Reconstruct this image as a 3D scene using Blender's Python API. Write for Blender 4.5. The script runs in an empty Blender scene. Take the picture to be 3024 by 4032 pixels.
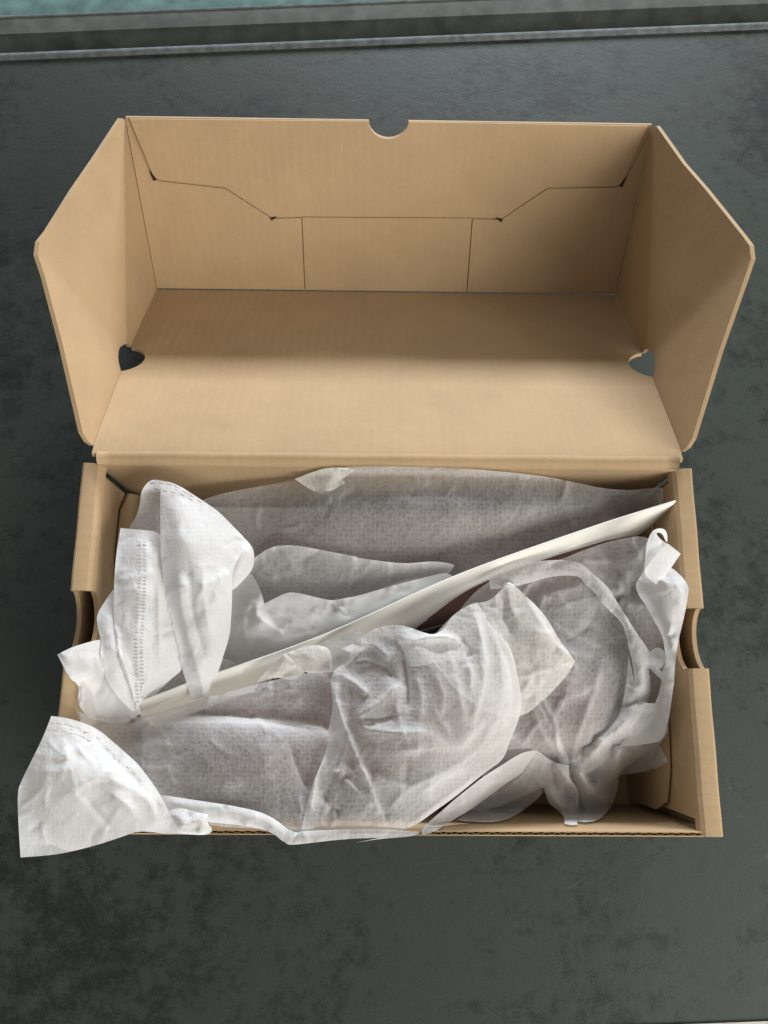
import bpy, bmesh, math, random
import numpy as np
from mathutils import Vector, Matrix, Euler, noise, geometry
from mathutils.bvhtree import BVHTree

random.seed(7); rng = np.random.default_rng(7)
SC = bpy.context.scene
COL = SC.collection

# ------------------------------------------------------------------ camera
RIM = .112                                   # height of the open box above the table
CAM = Vector((-.00712, .06627, .42712 + RIM))
ROT = Euler((.23062, -.01272, .00625), 'XYZ')
FPX = 3150.0                                 # focal length in pixels of a 3024 px wide picture
cd = bpy.data.cameras.new('camera'); cam = bpy.data.objects.new('camera', cd); COL.objects.link(cam)
cam.location = CAM; cam.rotation_euler = ROT
cd.sensor_fit = 'HORIZONTAL'; cd.sensor_width = 36; cd.lens = 36 * FPX / 3024
cd.clip_start = .01; cd.clip_end = 50
cd.dof.use_dof = False
SC.camera = cam

# ------------------------------------------------------------------ light
wd = bpy.data.worlds.new('World'); SC.world = wd; wd.use_nodes = True
bg = wd.node_tree.nodes['Background']
bg.inputs[0].default_value = (1.0, .99, .97, 1); bg.inputs[1].default_value = .17

def area(name, loc, target, sx, sy, power, col):
    l = bpy.data.lights.new(name, 'AREA'); l.shape = 'RECTANGLE'; l.size = sx; l.size_y = sy
    l.energy = power; l.color = col
    o = bpy.data.objects.new(name, l); COL.objects.link(o); o.location = loc
    o.rotation_euler = (Vector(target) - Vector(loc)).to_track_quat('-Z', 'Y').to_euler()
    o['kind'] = 'helper'
    return o
area('window_light_back', (.42, 3.1, .70), (0, .2, .1), 1.6, .42, 96, (.92, .97, 1.04))
area('window_light_right', (1.75, -1.2, 1.45), (0, .15, .1), 2.1, 1.7, 56, (1, .975, .92))

SC.view_settings.view_transform = 'Standard'; SC.view_settings.look = 'None'
SC.view_settings.exposure = .5; SC.view_settings.gamma = 1
SC.cycles.transparent_max_bounces = 10
SC.cycles.max_bounces = 6; SC.cycles.diffuse_bounces = 4; SC.cycles.glossy_bounces = 2
SC.cycles.use_denoising = True

# ------------------------------------------------------------------ helpers
RM = np.array(ROT.to_matrix())
CAMN = np.array(CAM)
def at(px, py, z):
    """world point seen at picture position px, py (of 3024 x 4032) and standing z above the table"""
    d = RM @ np.array([(px - 1512) / FPX, -(py - 2016) / FPX, -1.0])
    return CAMN + d * ((z - CAMN[2]) / d[2])
def at_many(px, py, z):
    d = np.stack([(px - 1512) / FPX, -(py - 2016) / FPX, -np.ones_like(px)], 1) @ RM.T
    return CAMN + d * ((z - CAMN[2]) / d[:, 2])[:, None]

def tag(o, label=None, cat=None, group=None, kind=None):
    if label: o['label'] = label
    if cat: o['category'] = cat
    if group: o['group'] = group
    if kind: o['kind'] = kind
    return o
def obj(name, verts, faces, mat, parent=None, smooth=False, uv=None):
    me = bpy.data.meshes.new(name); me.from_pydata([tuple(v) for v in verts], [], faces); me.update()
    o = bpy.data.objects.new(name, me); COL.objects.link(o)
    me.materials.append(mat)
    if smooth: me.polygons.foreach_set('use_smooth', [True] * len(me.polygons))
    if uv is not None:
        l = me.uv_layers.new(name='cloth')
        idx = np.zeros(len(me.loops), int); me.loops.foreach_get('vertex_index', idx)
        l.data.foreach_set('uv', np.asarray(uv)[idx].ravel())
    if parent: o.parent = parent
    return o
def empty(name, loc=(0, 0, 0)):
    o = bpy.data.objects.new(name, None); COL.objects.link(o); o.location = loc; o.empty_display_size = .02
    return o
def bevel(o, w, seg=2):
    m = o.modifiers.new('bevel', 'BEVEL'); m.width = w; m.segments = seg; m.limit_method = 'ANGLE'; m.angle_limit = math.radians(40)
    return o
def box(name, x0, x1, y0, y1, z0, z1, mat, parent=None, bev=0):
    v = [(x, y, z) for z in (z0, z1) for y in (y0, y1) for x in (x0, x1)]
    f = [(0, 2, 3, 1), (4, 5, 7, 6), (0, 1, 5, 4), (2, 6, 7, 3), (0, 4, 6, 2), (1, 3, 7, 5)]
    o = obj(name, v, f, mat, parent)
    if bev: bevel(o, bev)
    return o
def resample(p, step):
    p = np.asarray(p, float); out = []
    for a, b in zip(p[:-1], p[1:]):
        n = max(1, int(np.hypot(*(b - a)[:2]) / step))
        out += [a + (b - a) * i / n for i in range(n)]
    out.append(p[-1]); return np.array(out)
def cdt(outline, inner, holes=()):
    vs = [Vector(p[:2]) for p in outline]; n = len(vs)
    edges = []; faces = [list(range(n))]
    k = n
    for h in holes:
        vs += [Vector(p[:2]) for p in h]; edges += [(k + i, k + (i + 1) % len(h)) for i in range(len(h))]; k += len(h)
    vs += [Vector(p[:2]) for p in inner]
    r = geometry.delaunay_2d_cdt(vs, edges, faces, 1, 1e-5)
    return np.array([(v.x, v.y) for v in r[0]]), [tuple(f) for f in r[2]]
def inside_poly(pts, poly):
    x, y = pts[:, 0], pts[:, 1]; c = np.zeros(len(pts), bool); n = len(poly); j = n - 1
    for i in range(n):
        xi, yi = poly[i][:2]; xj, yj = poly[j][:2]
        if yi != yj:
            c ^= ((yi > y) != (yj > y)) & (x < (xj - xi) * (y - yi) / (yj - yi) + xi)
        j = i
    return c
def plate(name, outline, frame, t, mat, parent=None, bend=None, step=None, bev=0, crease=None, split=35):
    """flat board: 2D outline in a frame (origin, e1, e2, normal), t thick downward along the normal; bend(a, b) lifts it along the normal"""
    o_, e1, e2, n = [np.array(q, float) for q in frame]
    outl = resample(list(outline) + [outline[0]], step or 10)[:-1]
    inner = []
    if step:
        mn = outl.min(0); mx = outl.max(0)
        g = np.stack(np.meshgrid(np.arange(mn[0], mx[0], step), np.arange(mn[1], mx[1], step)), -1).reshape(-1, 2)
        g = g[inside_poly(g, outl)]
        d = np.min(np.hypot(g[:, None, 0] - outl[None, :, 0], g[:, None, 1] - outl[None, :, 1]), 1)
        inner = g[d > step * .5]
        if crease is not None:
            cl = resample(crease, .002)[1:-1]
            d = np.min(np.hypot(inner[:, None, 0] - cl[None, :, 0], inner[:, None, 1] - cl[None, :, 1]), 1)
            inner = np.vstack([inner[d > .003], cl])
    v2, f2 = cdt(outl, inner)
    up = np.array([bend(a, b) if bend else 0 for a, b in v2])
    top = o_ + v2[:, :1] * e1 + v2[:, 1:2] * e2 + up[:, None] * n
    V = np.vstack([top, top - n * t]); N = len(v2)
    ed = {}
    for f in f2:
        for i in range(len(f)): ed[(f[i], f[(i + 1) % len(f)])] = 1
    F = list(f2) + [tuple(i + N for i in reversed(f)) for f in f2]
    F += [(a, a + N, b + N, b)[::1] for (a, b) in ed if (b, a) not in ed]
    o = obj(name, V, F, mat, parent)
    bm = bmesh.new(); bm.from_mesh(o.data); bmesh.ops.recalc_face_normals(bm, faces=bm.faces); bm.to_mesh(o.data); bm.free()
    if step and bend:
        o.data.polygons.foreach_set('use_smooth', [True] * len(o.data.polygons))
        m = o.modifiers.new('sharp', 'EDGE_SPLIT'); m.split_angle = math.radians(split)
    if bev: bevel(o, bev, 2)
    return o

# ------------------------------------------------------------------ materials
def nt(name):
    m = bpy.data.materials.new(name); m.use_nodes = True; t = m.node_tree; t.nodes.clear()
    def N(k, **kw):
        n = t.nodes.new(k)
        for a, b in kw.items():
            if a.startswith('i_'):
                key = a[2:]; n.inputs[int(key) if key.isdigit() else key.replace('_', ' ')].default_value = b
            else: setattr(n, a, b)
        return n
    L = lambda a, b: t.links.new(a, b)
    out = N('ShaderNodeOutputMaterial')
    return m, N, L, out
def ramp(n, stops):
    r = n.color_ramp
    while len(r.elements) < len(stops): r.elements.new(.5)
    for e, (p, c) in zip(r.elements, stops):
        e.position = p; e.color = c if len(c) == 4 else (*c, 1)

def cardboard(name, base, stripe='X', amp=1.0, grain=.14):
    m, N, L, out = nt(name)
    b = N('ShaderNodeBsdfPrincipled'); b.inputs['Roughness'].default_value = .78; b.inputs['Specular IOR Level'].default_value = .25
    tc = N('ShaderNodeTexCoord')
    n1 = N('ShaderNodeTexNoise', i_Scale=22.0, i_Detail=6.0, i_Roughness=.6); L(tc.outputs['Object'], n1.inputs['Vector'])
    mp = N('ShaderNodeMapping'); mp.inputs['Scale'].default_value = (1, 1, 1); L(tc.outputs['Object'], mp.inputs[0])
    n2 = N('ShaderNodeTexNoise', i_Scale=900.0, i_Detail=3.0); L(mp.outputs[0], n2.inputs['Vector'])
    mp2 = N('ShaderNodeMapping'); mp2.inputs['Scale'].default_value = (700, 60, 60) if stripe == 'X' else (60, 700, 700); L(tc.outputs['Object'], mp2.inputs[0])
    n3 = N('ShaderNodeTexNoise', i_Scale=1.0, i_Detail=2.0); L(mp2.outputs[0], n3.inputs['Vector'])
    a = N('ShaderNodeMath', operation='MULTIPLY_ADD'); L(n2.outputs[0], a.inputs[0]); a.inputs[1].default_value = .35; L(n1.outputs[0], a.inputs[2])
    a2 = N('ShaderNodeMath', operation='MULTIPLY_ADD'); L(n3.outputs[0], a2.inputs[0]); a2.inputs[1].default_value = grain; L(a.outputs[0], a2.inputs[2])
    r = N('ShaderNodeValToRGB'); L(a2.outputs[0], r.inputs[0])
    d = Vector(base)
    ramp(r, [(.42, tuple(d * .90)), (.72, tuple(d)), (1.0, tuple(d * 1.08))])
    fk = N('ShaderNodeTexNoise', i_Scale=420.0, i_Detail=2.0, i_Roughness=.8); L(tc.outputs['Object'], fk.inputs['Vector'])
    fr = N('ShaderNodeMapRange'); fr.inputs['From Min'].default_value = .66; fr.inputs['From Max'].default_value = .78; fr.inputs['To Max'].default_value = .45; L(fk.outputs[0], fr.inputs[0])
    fm = N('ShaderNodeMix', data_type='RGBA'); L(fr.outputs[0], fm.inputs[0]); L(r.outputs[0], fm.inputs[6]); fm.inputs[7].default_value = (*(d * .55), 1)
    L(fm.outputs[2], b.inputs['Base Color'])
    # flutes pressing through the liner + fibre
    w = N('ShaderNodeTexWave', wave_type='BANDS', bands_direction=stripe, i_Scale=330.0 / 6.283, i_Distortion=.6, i_Detail=1.0); L(tc.outputs['Object'], w.inputs['Vector'])
    bp = N('ShaderNodeBump'); bp.inputs['Strength'].default_value = .05 * amp; bp.inputs['Distance'].default_value = .001; L(w.outputs['Fac'], bp.inputs['Height'])
    bp2 = N('ShaderNodeBump'); bp2.inputs['Strength'].default_value = .25; bp2.inputs['Distance'].default_value = .0004; L(n2.outputs[0], bp2.inputs['Height']); L(bp.outputs[0], bp2.inputs['Normal'])
    n4 = N('ShaderNodeTexNoise', i_Scale=35.0, i_Detail=3.0); L(tc.outputs['Object'], n4.inputs['Vector'])
    bp3 = N('ShaderNodeBump'); bp3.inputs['Strength'].default_value = .4; bp3.inputs['Distance'].default_value = .002; L(n4.outputs[0], bp3.inputs['Height']); L(bp2.outputs[0], bp3.inputs['Normal'])
    L(bp3.outputs[0], b.inputs['Normal'])
    L(b.outputs[0], out.inputs[0])
    return m
KRAFT = (.452, .318, .182)
M_card = cardboard('kraft_cardboard', KRAFT, 'X')
M_card_side = cardboard('kraft_cardboard_side', KRAFT, 'Y')
M_card_flap = cardboard('kraft_cardboard_flap', KRAFT, 'Y', 0, 0)
M_slot = None
M_flute = cardboard('kraft_fluting', (.42, .28, .15), 'X', 0)

def fabric(name, col, relief=.45, alpha=.66, pat=.09, trans=.36, scale=430.0):
    m, N, L, out = nt(name)
    uv = N('ShaderNodeUVMap'); uv.uv_map = 'cloth'
    # embossed point-bond lattice of spun-bond cloth
    vo = N('ShaderNodeTexVoronoi', feature='F1', i_Scale=58.0, i_Randomness=.55); L(uv.outputs[0], vo.inputs['Vector'])
    fi = N('ShaderNodeTexNoise', i_Scale=70.0, i_Detail=3.0, i_Roughness=.7, i_Distortion=.8); L(uv.outputs[0], fi.inputs['Vector'])
    big = N('ShaderNodeTexNoise', i_Scale=7.0, i_Detail=1.0); L(uv.outputs[0], big.inputs['Vector'])
    dd = N('ShaderNodeMapRange'); dd.inputs['From Min'].default_value = .02; dd.inputs['From Max'].default_value = .62; dd.inputs['To Min'].default_value = -.5; dd.inputs['To Max'].default_value = .5
    L(vo.outputs['Distance'], dd.inputs[0])
    a = N('ShaderNodeMath', operation='MULTIPLY_ADD'); L(dd.outputs[0], a.inputs[0]); a.inputs[1].default_value = pat; a.inputs[2].default_value = alpha
    f1 = N('ShaderNodeMath', operation='SUBTRACT'); L(fi.outputs[0], f1.inputs[0]); f1.inputs[1].default_value = .5
    a2 = N('ShaderNodeMath', operation='MULTIPLY_ADD', use_clamp=True); L(f1.outputs[0], a2.inputs[0]); a2.inputs[1].default_value = .22; L(a.outputs[0], a2.inputs[2])
    f2 = N('ShaderNodeMath', operation='SUBTRACT'); L(big.outputs[0], f2.inputs[0]); f2.inputs[1].default_value = .5
    a3 = N('ShaderNodeMath', operation='MULTIPLY_ADD', use_clamp=True); L(f2.outputs[0], a3.inputs[0]); a3.inputs[1].default_value = .18; L(a2.outputs[0], a3.inputs[2])
    bp = N('ShaderNodeBump'); bp.inputs['Strength'].default_value = relief; bp.inputs['Distance'].default_value = .0008
    hs = N('ShaderNodeMath', operation='ADD'); L(vo.outputs['Distance'], hs.inputs[0]); L(fi.outputs[0], hs.inputs[1]); L(hs.outputs[0], bp.inputs['Height'])
    df = N('ShaderNodeBsdfDiffuse'); df.inputs[0].default_value = (*col, 1); L(bp.outputs[0], df.inputs['Normal'])
    tl = N('ShaderNodeBsdfTranslucent'); tl.inputs[0].default_value = (*col, 1); L(bp.outputs[0], tl.inputs['Normal'])
    gl = N('ShaderNodeBsdfGlossy', i_Roughness=.45); gl.inputs[0].default_value = (1, 1, 1, 1); L(bp.outputs[0], gl.inputs['Normal'])
    m1 = N('ShaderNodeMixShader'); m1.inputs[0].default_value = trans; L(df.outputs[0], m1.inputs[1]); L(tl.outputs[0], m1.inputs[2])
    m2 = N('ShaderNodeMixShader'); m2.inputs[0].default_value = .01; L(m1.outputs[0], m2.inputs[1]); L(gl.outputs[0], m2.inputs[2])
    tr = N('ShaderNodeBsdfTransparent')
    lw = N('ShaderNodeLayerWeight'); lw.inputs[0].default_value = .5; L(bp.outputs[0], lw.inputs['Normal'])
    pw = N('ShaderNodeMath', operation='POWER'); L(lw.outputs['Facing'], pw.inputs[0]); pw.inputs[1].default_value = 1.6
    iv = N('ShaderNodeMath', operation='SUBTRACT'); iv.inputs[0].default_value = 1.0; L(a3.outputs[0], iv.inputs[1])
    at_ = N('ShaderNodeAttribute'); at_.attribute_name = 'layers'
    pa = N('ShaderNodeMath', operation='ADD', use_clamp=True); L(pw.outputs[0], pa.inputs[0]); L(at_.outputs['Fac'], pa.inputs[1])
    a3_ = N('ShaderNodeMath', operation='MULTIPLY_ADD', use_clamp=True); L(iv.outputs[0], a3_.inputs[0]); L(pa.outputs[0], a3_.inputs[1]); L(a3.outputs[0], a3_.inputs[2])
    m3 = N('ShaderNodeMixShader'); L(a3_.outputs[0], m3.inputs[0]); L(tr.outputs[0], m3.inputs[1]); L(m2.outputs[0], m3.inputs[2])
    L(m3.outputs[0], out.inputs[0])
    return m
M_fab = fabric('spunbond_white', (.89, .89, .885), .35)
M_body = fabric('spunbond_thin', (.86, .85, .85), alpha=.35, pat=.13)
M_hump = fabric('spunbond_crown', (.86, .85, .84), alpha=.42, pat=.14)
M_warm_tint = fabric('spunbond_warm_tint', (.87, .85, .80), alpha=.5, pat=.12)  # warm lamplight on the white cloth, put into its colour
M_dense = fabric('spunbond_double', (.90, .90, .90), .2, alpha=.93, pat=.05)

def plain(name, col, rough=.7, spec=.3, nscale=40., var=.15, bump=.2):
    m, N, L, out = nt(name)
    b = N('ShaderNodeBsdfPrincipled'); b.inputs['Roughness'].default_value = rough; b.inputs['Specular IOR Level'].default_value = spec
    tc = N('ShaderNodeTexCoord'); n = N('ShaderNodeTexNoise', i_Scale=nscale, i_Detail=5.0); L(tc.outputs['Object'], n.inputs['Vector'])
    r = N('ShaderNodeValToRGB'); L(n.outputs[0], r.inputs[0]); d = Vector(col)
    ramp(r, [(.3, tuple(d * (1 - var))), (.7, tuple(d * (1 + var)))]); L(r.outputs[0], b.inputs['Base Color'])
    bp = N('ShaderNodeBump'); bp.inputs['Strength'].default_value = bump; bp.inputs['Distance'].default_value = .001; L(n.outputs[0], bp.inputs['Height']); L(bp.outputs[0], b.inputs['Normal'])
    L(b.outputs[0], out.inputs[0]); return m
M_shoe = plain('dark_taupe_upper', (.15, .086, .066), .8, .2, 60)
M_sole = plain('dark_sole', (.05, .04, .04), .7, .3, 60)
M_paper = plain('cream_paper_board', (.84, .825, .765), .7, .3, 30, .04, .1)
M_slot = plain('slot_shadow', (.03, .02, .012), .9, .1)  # near-black paint for the shade inside the lid slots
M_stitch = plain('stitch_grey', (.36, .35, .33), .8, .1)  # mid grey for the stitch dashes
M_trim = plain('worn_pale_edge', (.14, .155, .158), .9, .15, 160, .3)  # light caught along the far edges, painted as a paler colour
M_groove = plain('dark_groove', (.06, .068, .056), .8, .3, 60, .35)
M_ledge = plain('grey_ledge', (.085, .095, .085), .8, .3, 60, .3)
M_teal = plain('teal_floor', (.115, .20, .185), .8, .2, 60, .35)

def slate():
    m, N, L, out = nt('dark_slate')
    b = N('ShaderNodeBsdfPrincipled'); b.inputs['Specular IOR Level'].default_value = .4
    tc = N('ShaderNodeTexCoord')
    n1 = N('ShaderNodeTexNoise', i_Scale=7.0, i_Detail=10.0, i_Roughness=.7, i_Distortion=.3); L(tc.outputs['Object'], n1.inputs['Vector'])
    n2 = N('ShaderNodeTexNoise', i_Scale=85.0, i_Detail=8.0, i_Roughness=.75, i_Distortion=.2); L(tc.outputs['Object'], n2.inputs['Vector'])
    n3 = N('ShaderNodeTexNoise', i_Scale=900.0, i_Detail=2.0); L(tc.outputs['Object'], n3.inputs['Vector'])
    a = N('ShaderNodeMath', operation='MULTIPLY_ADD'); L(n2.outputs[0], a.inputs[0]); a.inputs[1].default_value = .75; L(n1.outputs[0], a.inputs[2])
    a2 = N('ShaderNodeMath', operation='MULTIPLY_ADD'); L(n3.outputs[0], a2.inputs[0]); a2.inputs[1].default_value = .22; L(a.outputs[0], a2.inputs[2])
    r = N('ShaderNodeValToRGB'); L(a2.outputs[0], r.inputs[0])
    ramp(r, [(.55, (.004, .0075, .0058)), (.85, (.011, .0165, .013)), (1.0, (.034, .044, .037))])
    # pale scuffs: thin stretched streaks
    mp = N('ShaderNodeMapping', vector_type='TEXTURE'); mp.inputs['Rotation'].default_value = (0, 0, .5); mp.inputs['Scale'].default_value = (1 / 26, 1 / 300, 1); L(tc.outputs['Object'], mp.inputs[0])
    s = N('ShaderNodeTexNoise', i_Scale=1.0, i_Detail=6.0, i_Roughness=.7, i_Distortion=1.2); L(mp.outputs[0], s.inputs['Vector'])
    sr = N('ShaderNodeMapRange'); sr.inputs['From Min'].default_value = .60; sr.inputs['From Max'].default_value = .74; L(s.outputs[0], sr.inputs[0])
    mk = N('ShaderNodeTexNoise', i_Scale=12.0, i_Detail=3.0); L(tc.outputs['Object'], mk.inputs['Vector'])
    mr = N('ShaderNodeMapRange'); mr.inputs['From Min'].default_value = .5; mr.inputs['From Max'].default_value = .7; L(mk.outputs[0], mr.inputs[0])
    sm = N('ShaderNodeMath', operation='MULTIPLY'); L(sr.outputs[0], sm.inputs[0]); L(mr.outputs[0], sm.inputs[1])
    mix = N('ShaderNodeMix', data_type='RGBA'); L(sm.outputs[0], mix.inputs[0]); L(r.outputs[0], mix.inputs[6]); mix.inputs[7].default_value = (.075, .088, .08, 1)
    last = mix
    for rot, sc_, lo in ((-.9, (10, 520, 1), .645), (1.35, (8, 620, 1), .66), (.1, (18, 380, 1), .655)):
        m2_ = N('ShaderNodeMapping', vector_type='TEXTURE'); m2_.inputs['Rotation'].default_value = (0, 0, rot); m2_.inputs['Scale'].default_value = (1 / sc_[0], 1 / sc_[1], 1); L(tc.outputs['Object'], m2_.inputs[0])
        q = N('ShaderNodeTexNoise', i_Scale=1.0, i_Detail=2.0, i_Distortion=.5); L(m2_.outputs[0], q.inputs['Vector'])
        qr = N('ShaderNodeMapRange'); qr.inputs['From Min'].default_value = lo; qr.inputs['From Max'].default_value = lo + .06; qr.inputs['To Max'].default_value = .16; L(q.outputs[0], qr.inputs[0])
        mm = N('ShaderNodeMix', data_type='RGBA'); L(qr.outputs[0], mm.inputs[0]); L(last.outputs[2], mm.inputs[6]); mm.inputs[7].default_value = (.07, .082, .074, 1); last = mm
    L(last.outputs[2], b.inputs['Base Color'])
    rr = N('ShaderNodeMapRange'); rr.inputs['To Min'].default_value = .5; rr.inputs['To Max'].default_value = .68; L(n1.outputs[0], rr.inputs[0]); L(rr.outputs[0], b.inputs['Roughness'])
    bp = N('ShaderNodeBump'); bp.inputs['Strength'].default_value = .35; bp.inputs['Distance'].default_value = .0012; L(a2.outputs[0], bp.inputs['Height']); L(bp.outputs[0], b.inputs['Normal'])
    L(b.outputs[0], out.inputs[0]); return m
M_slate = slate()

# ------------------------------------------------------------------ table and what lies beyond it
S_ = 3024 / 1659.0
def strip(name, p0, p1, prof, mat, ext=.6):
    """sweep a y,z profile along the line p0-p1 (both at z = 0), lengthened by ext at both ends"""
    p0 = np.array(p0); p1 = np.array(p1); d = (p1 - p0) / np.linalg.norm(p1 - p0); p0 = p0 - d * ext; p1 = p1 + d * ext
    q = np.array([-d[1], d[0]])
    V = []; n = len(prof)
    for p in (p0, p1):
        for (a, z) in prof: V.append((p[0] + q[0] * a, p[1] + q[1] * a, z))
    F = [(i, i + 1, n + i + 1, n + i) for i in range(n - 1)]
    return obj(name, V, F, mat, None, True)
fa, fb = np.array((-.3076, .5578)), np.array((.3085, .5992))     # far edge of the table top
na, nb = np.array((-.30, -.128 - .012)), np.array((.2345, -.1212))    # near edge, just in the picture's corner
dn = (nb - na) / np.linalg.norm(nb - na); df_ = (fb - fa) / np.linalg.norm(fb - fa)
tv = [na - dn * .6, nb + dn * .6, fb + df_ * .6, fa - df_ * .6]
table = obj('table_top', [(v[0], v[1], 0) for v in tv] + [(v[0], v[1], -.03) for v in tv],
            [(0, 1, 2, 3), (7, 6, 5, 4), (0, 4, 5, 1), (1, 5, 6, 2), (2, 6, 7, 3), (3, 7, 4, 0)], M_slate)
tag(table, kind='structure')
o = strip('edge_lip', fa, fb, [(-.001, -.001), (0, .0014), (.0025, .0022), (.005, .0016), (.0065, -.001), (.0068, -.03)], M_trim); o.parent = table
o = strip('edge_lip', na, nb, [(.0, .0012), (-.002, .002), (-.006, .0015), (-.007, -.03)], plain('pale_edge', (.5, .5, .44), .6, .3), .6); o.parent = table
o = strip('groove', fa, fb, [(.0068, -.03), (.02, -.028), (.037, -.022), (.0385, -.0165), (.039, -.0145)], M_groove); tag(o, kind='structure')
o = strip('ledge', fa, fb, [(.039, -.0145), (.047, -.0143), (.055, -.0145)], M_ledge); tag(o, kind='structure')
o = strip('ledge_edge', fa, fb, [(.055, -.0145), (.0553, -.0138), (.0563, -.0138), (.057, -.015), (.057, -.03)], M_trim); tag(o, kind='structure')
o = obj('floor', [(-2, .58, -.03), (2, .70, -.03), (2, 2.2, -.03), (-2, 2.2, -.03)], [(0, 1, 2, 3)], M_teal); tag(o, kind='structure')

# ------------------------------------------------------------------ cardboard box
W2 = .17; D = .1945; T = .0024
BOX = empty('cardboard_box')
tag(BOX, 'open brown corrugated cardboard box with its lid folded back, on the dark table', 'cardboard box')
box('bottom_panel', -W2 + .0005, W2 - .0005, .0026, D - .0026, .0005, .0035, M_card, BOX)
box('back_wall', -W2 + .0085, W2 - .0085, D - T, D, .0006, RIM, M_card, BOX, .0006)
# front wall: two liners with the fluted medium open to view along the top edge
fw = box('front_wall', -W2 + .0028, W2 - .0028, .0019, .0024, .0006, RIM - .0012, M_card, BOX)
box('outer_liner', -W2 + .0028, W2 - .0028, 0, .0005, .0006, RIM - .0012, M_card, fw)
V = []; F = []
nx = 61 * 8
for i in range(nx + 1):
    x = -W2 + .003 + (2 * W2 - .006) * i / nx; ph = 2 * math.pi * i / 8
    y = .0012 + .00062 * math.sin(ph); nr = .00013
    V += [(x, y - nr, .06), (x, y - nr, RIM - .0016), (x, y + nr, RIM - .0016), (x, y + nr, .06)]
for i in range(nx):
    a = 4 * i; F += [(a, a + 4, a + 5, a + 1), (a + 1, a + 5, a + 6, a + 2), (a + 2, a + 6, a + 7, a + 3)]
obj('fluting', V, F, M_flute, fw)

def notch_z(y, yc, hl, dp):
    u = (y - yc) / hl
    return RIM - dp * math.sqrt(1 - u * u) if abs(u) < 1 else None
def side_wall(s, yc, hl, dp, lab):
    """double, rolled-over end wall with a thumb notch; s = -1 left, +1 right"""
    ys = sorted(set([0.0, D] + [D * i / 24 for i in range(25)] + [yc + hl * math.sin(math.pi / 2 * k / 14) for k in range(-14, 15)]))
    zc = RIM - .006
    def slab(name, xa, xb, y0, y1, parent, bow=0):
        V = []; F = []; yy = [y for y in ys if y0 <= y <= y1]
        for y in yy:
            zt = notch_z(y, yc, hl, dp); zt = zc if zt is None else min(zc, zt)
            bw = bow * math.sin(math.pi * (y - y0) / (y1 - y0))
            for z in (.0036, .04, .08, zt):
                k = bw * min(1, max(0, (zc - z) / .05)) 
                V += [(s * (xa - k), y, z)]
            for z in (.0036, .04, .08, zt):
                k = bw * min(1, max(0, (zc - z) / .05))
                V += [(s * (xb - k), y, z)]
        for i in range(len(yy) - 1):
            a = 8 * i; b = a + 8
            for k in range(3):
                F += [(a + k, a + k + 1, b + k + 1, b + k), (a + 4 + k, b + 4 + k, b + 5 + k, a + 5 + k)]
            F += [(a + 3, a + 7, b + 7, b + 3)]
        e = 8 * (len(yy) - 1)
        F += [(0, 4, 5, 1), (1, 5, 6, 2), (2, 6, 7, 3), (e, e + 1, e + 5, e + 4), (e + 1, e + 2, e + 6, e + 5), (e + 2, e + 3, e + 7, e + 6)]
        return obj(name, V, F, M_card_side, parent)
    w = slab('side_wall', W2 - T, W2, 0.0, D, BOX)
    if lab: w['label'] = lab
    slab('inner_panel', W2 - .0118, W2 - .0094, .0026, D - .0025, w, .0012)
    # rolled top, either side of the notch
    ye = hl * math.sqrt(1 - (.006 / dp) ** 2)
    prof = [(W2, zc), (W2 - .0001, zc + .0046), (W2 - .0007, zc + .0056), (W2 - .0016, zc + .006), (W2 - .0052, zc + .0061), (W2 - .0090, zc + .0054), (W2 - .0110, zc + .0040), (W2 - .0118, zc)]
    inn = [(W2 - T, zc), (W2 - T, zc + .0025), (W2 - .0032, zc + .0034), (W2 - .004, zc + .0037), (W2 - .0058, zc + .0036), (W2 - .0078, zc + .0029), (W2 - .009, zc + .0016), (W2 - .0094, zc)]
    for (y0, y1) in ((.0002, yc - ye), (yc + ye, D - .0012)):
        yy = np.linspace(y0, y1, 12); V = []; F = []; n = len(prof)
        for j, y in enumerate(yy):
            for (x, z) in prof + inn:
                wob = .0003 * math.sin(y * 160 + s)
                dip = 0
                if y1 > D - .01 and j == len(yy) - 1: dip = -.0015 * (W2 - x) / .01
                V.append((s * x, y, z + dip + (wob if z > zc else 0)))
        for j in range(len(yy) - 1):
            a = 2 * n * j; b = a + 2 * n
            for k in range(n - 1):
                F += [(a + k, a + k + 1, b + k + 1, b + k), (a + n + k, b + n + k, b + n + k + 1, a + n + k + 1)]
        e = 2 * n * (len(yy) - 1)
        for k in range(n - 1):
            F += [(k, n + k, n + k + 1, k + 1), (e + k, e + k + 1, e + n + k + 1, e + n + k)]
        tf = obj('top_fold', V, F, M_card_side, w, True); m_ = tf.modifiers.new('sharp', 'EDGE_SPLIT'); m_.split_angle = math.radians(22)
    return w
side_wall(-1, (at(300, 2450, RIM)[1]), .0185, .015, None)
side_wall(1, (at(2770, 2512, RIM)[1]), .0175, .0145, None)
# lock tabs: the tucked end flaps that show on the inner faces of the end walls
def lock_tab(s, pts):
    plate('lock_tab', pts, ((s * (W2 - .0144), 0, 0), (0, 1, 0), (0, 0, 1), (-s, 0, 0)), .0012, M_card_side, BOX, None, .01)
for s in (-1, 1):
    lock_tab(s, [(.006, .004), (.006, .055), (.012, .072), (.03, .080), (.05, .082), (.06, .080), (.066, .06), (.066, .004)])
    lock_tab(s, [(D - .066, .004), (D - .066, .06), (D - .06, .080), (D - .045, .082), (D - .02, .080), (D - .008, .07), (D - .004, .05), (D - .004, .004)])

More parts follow.
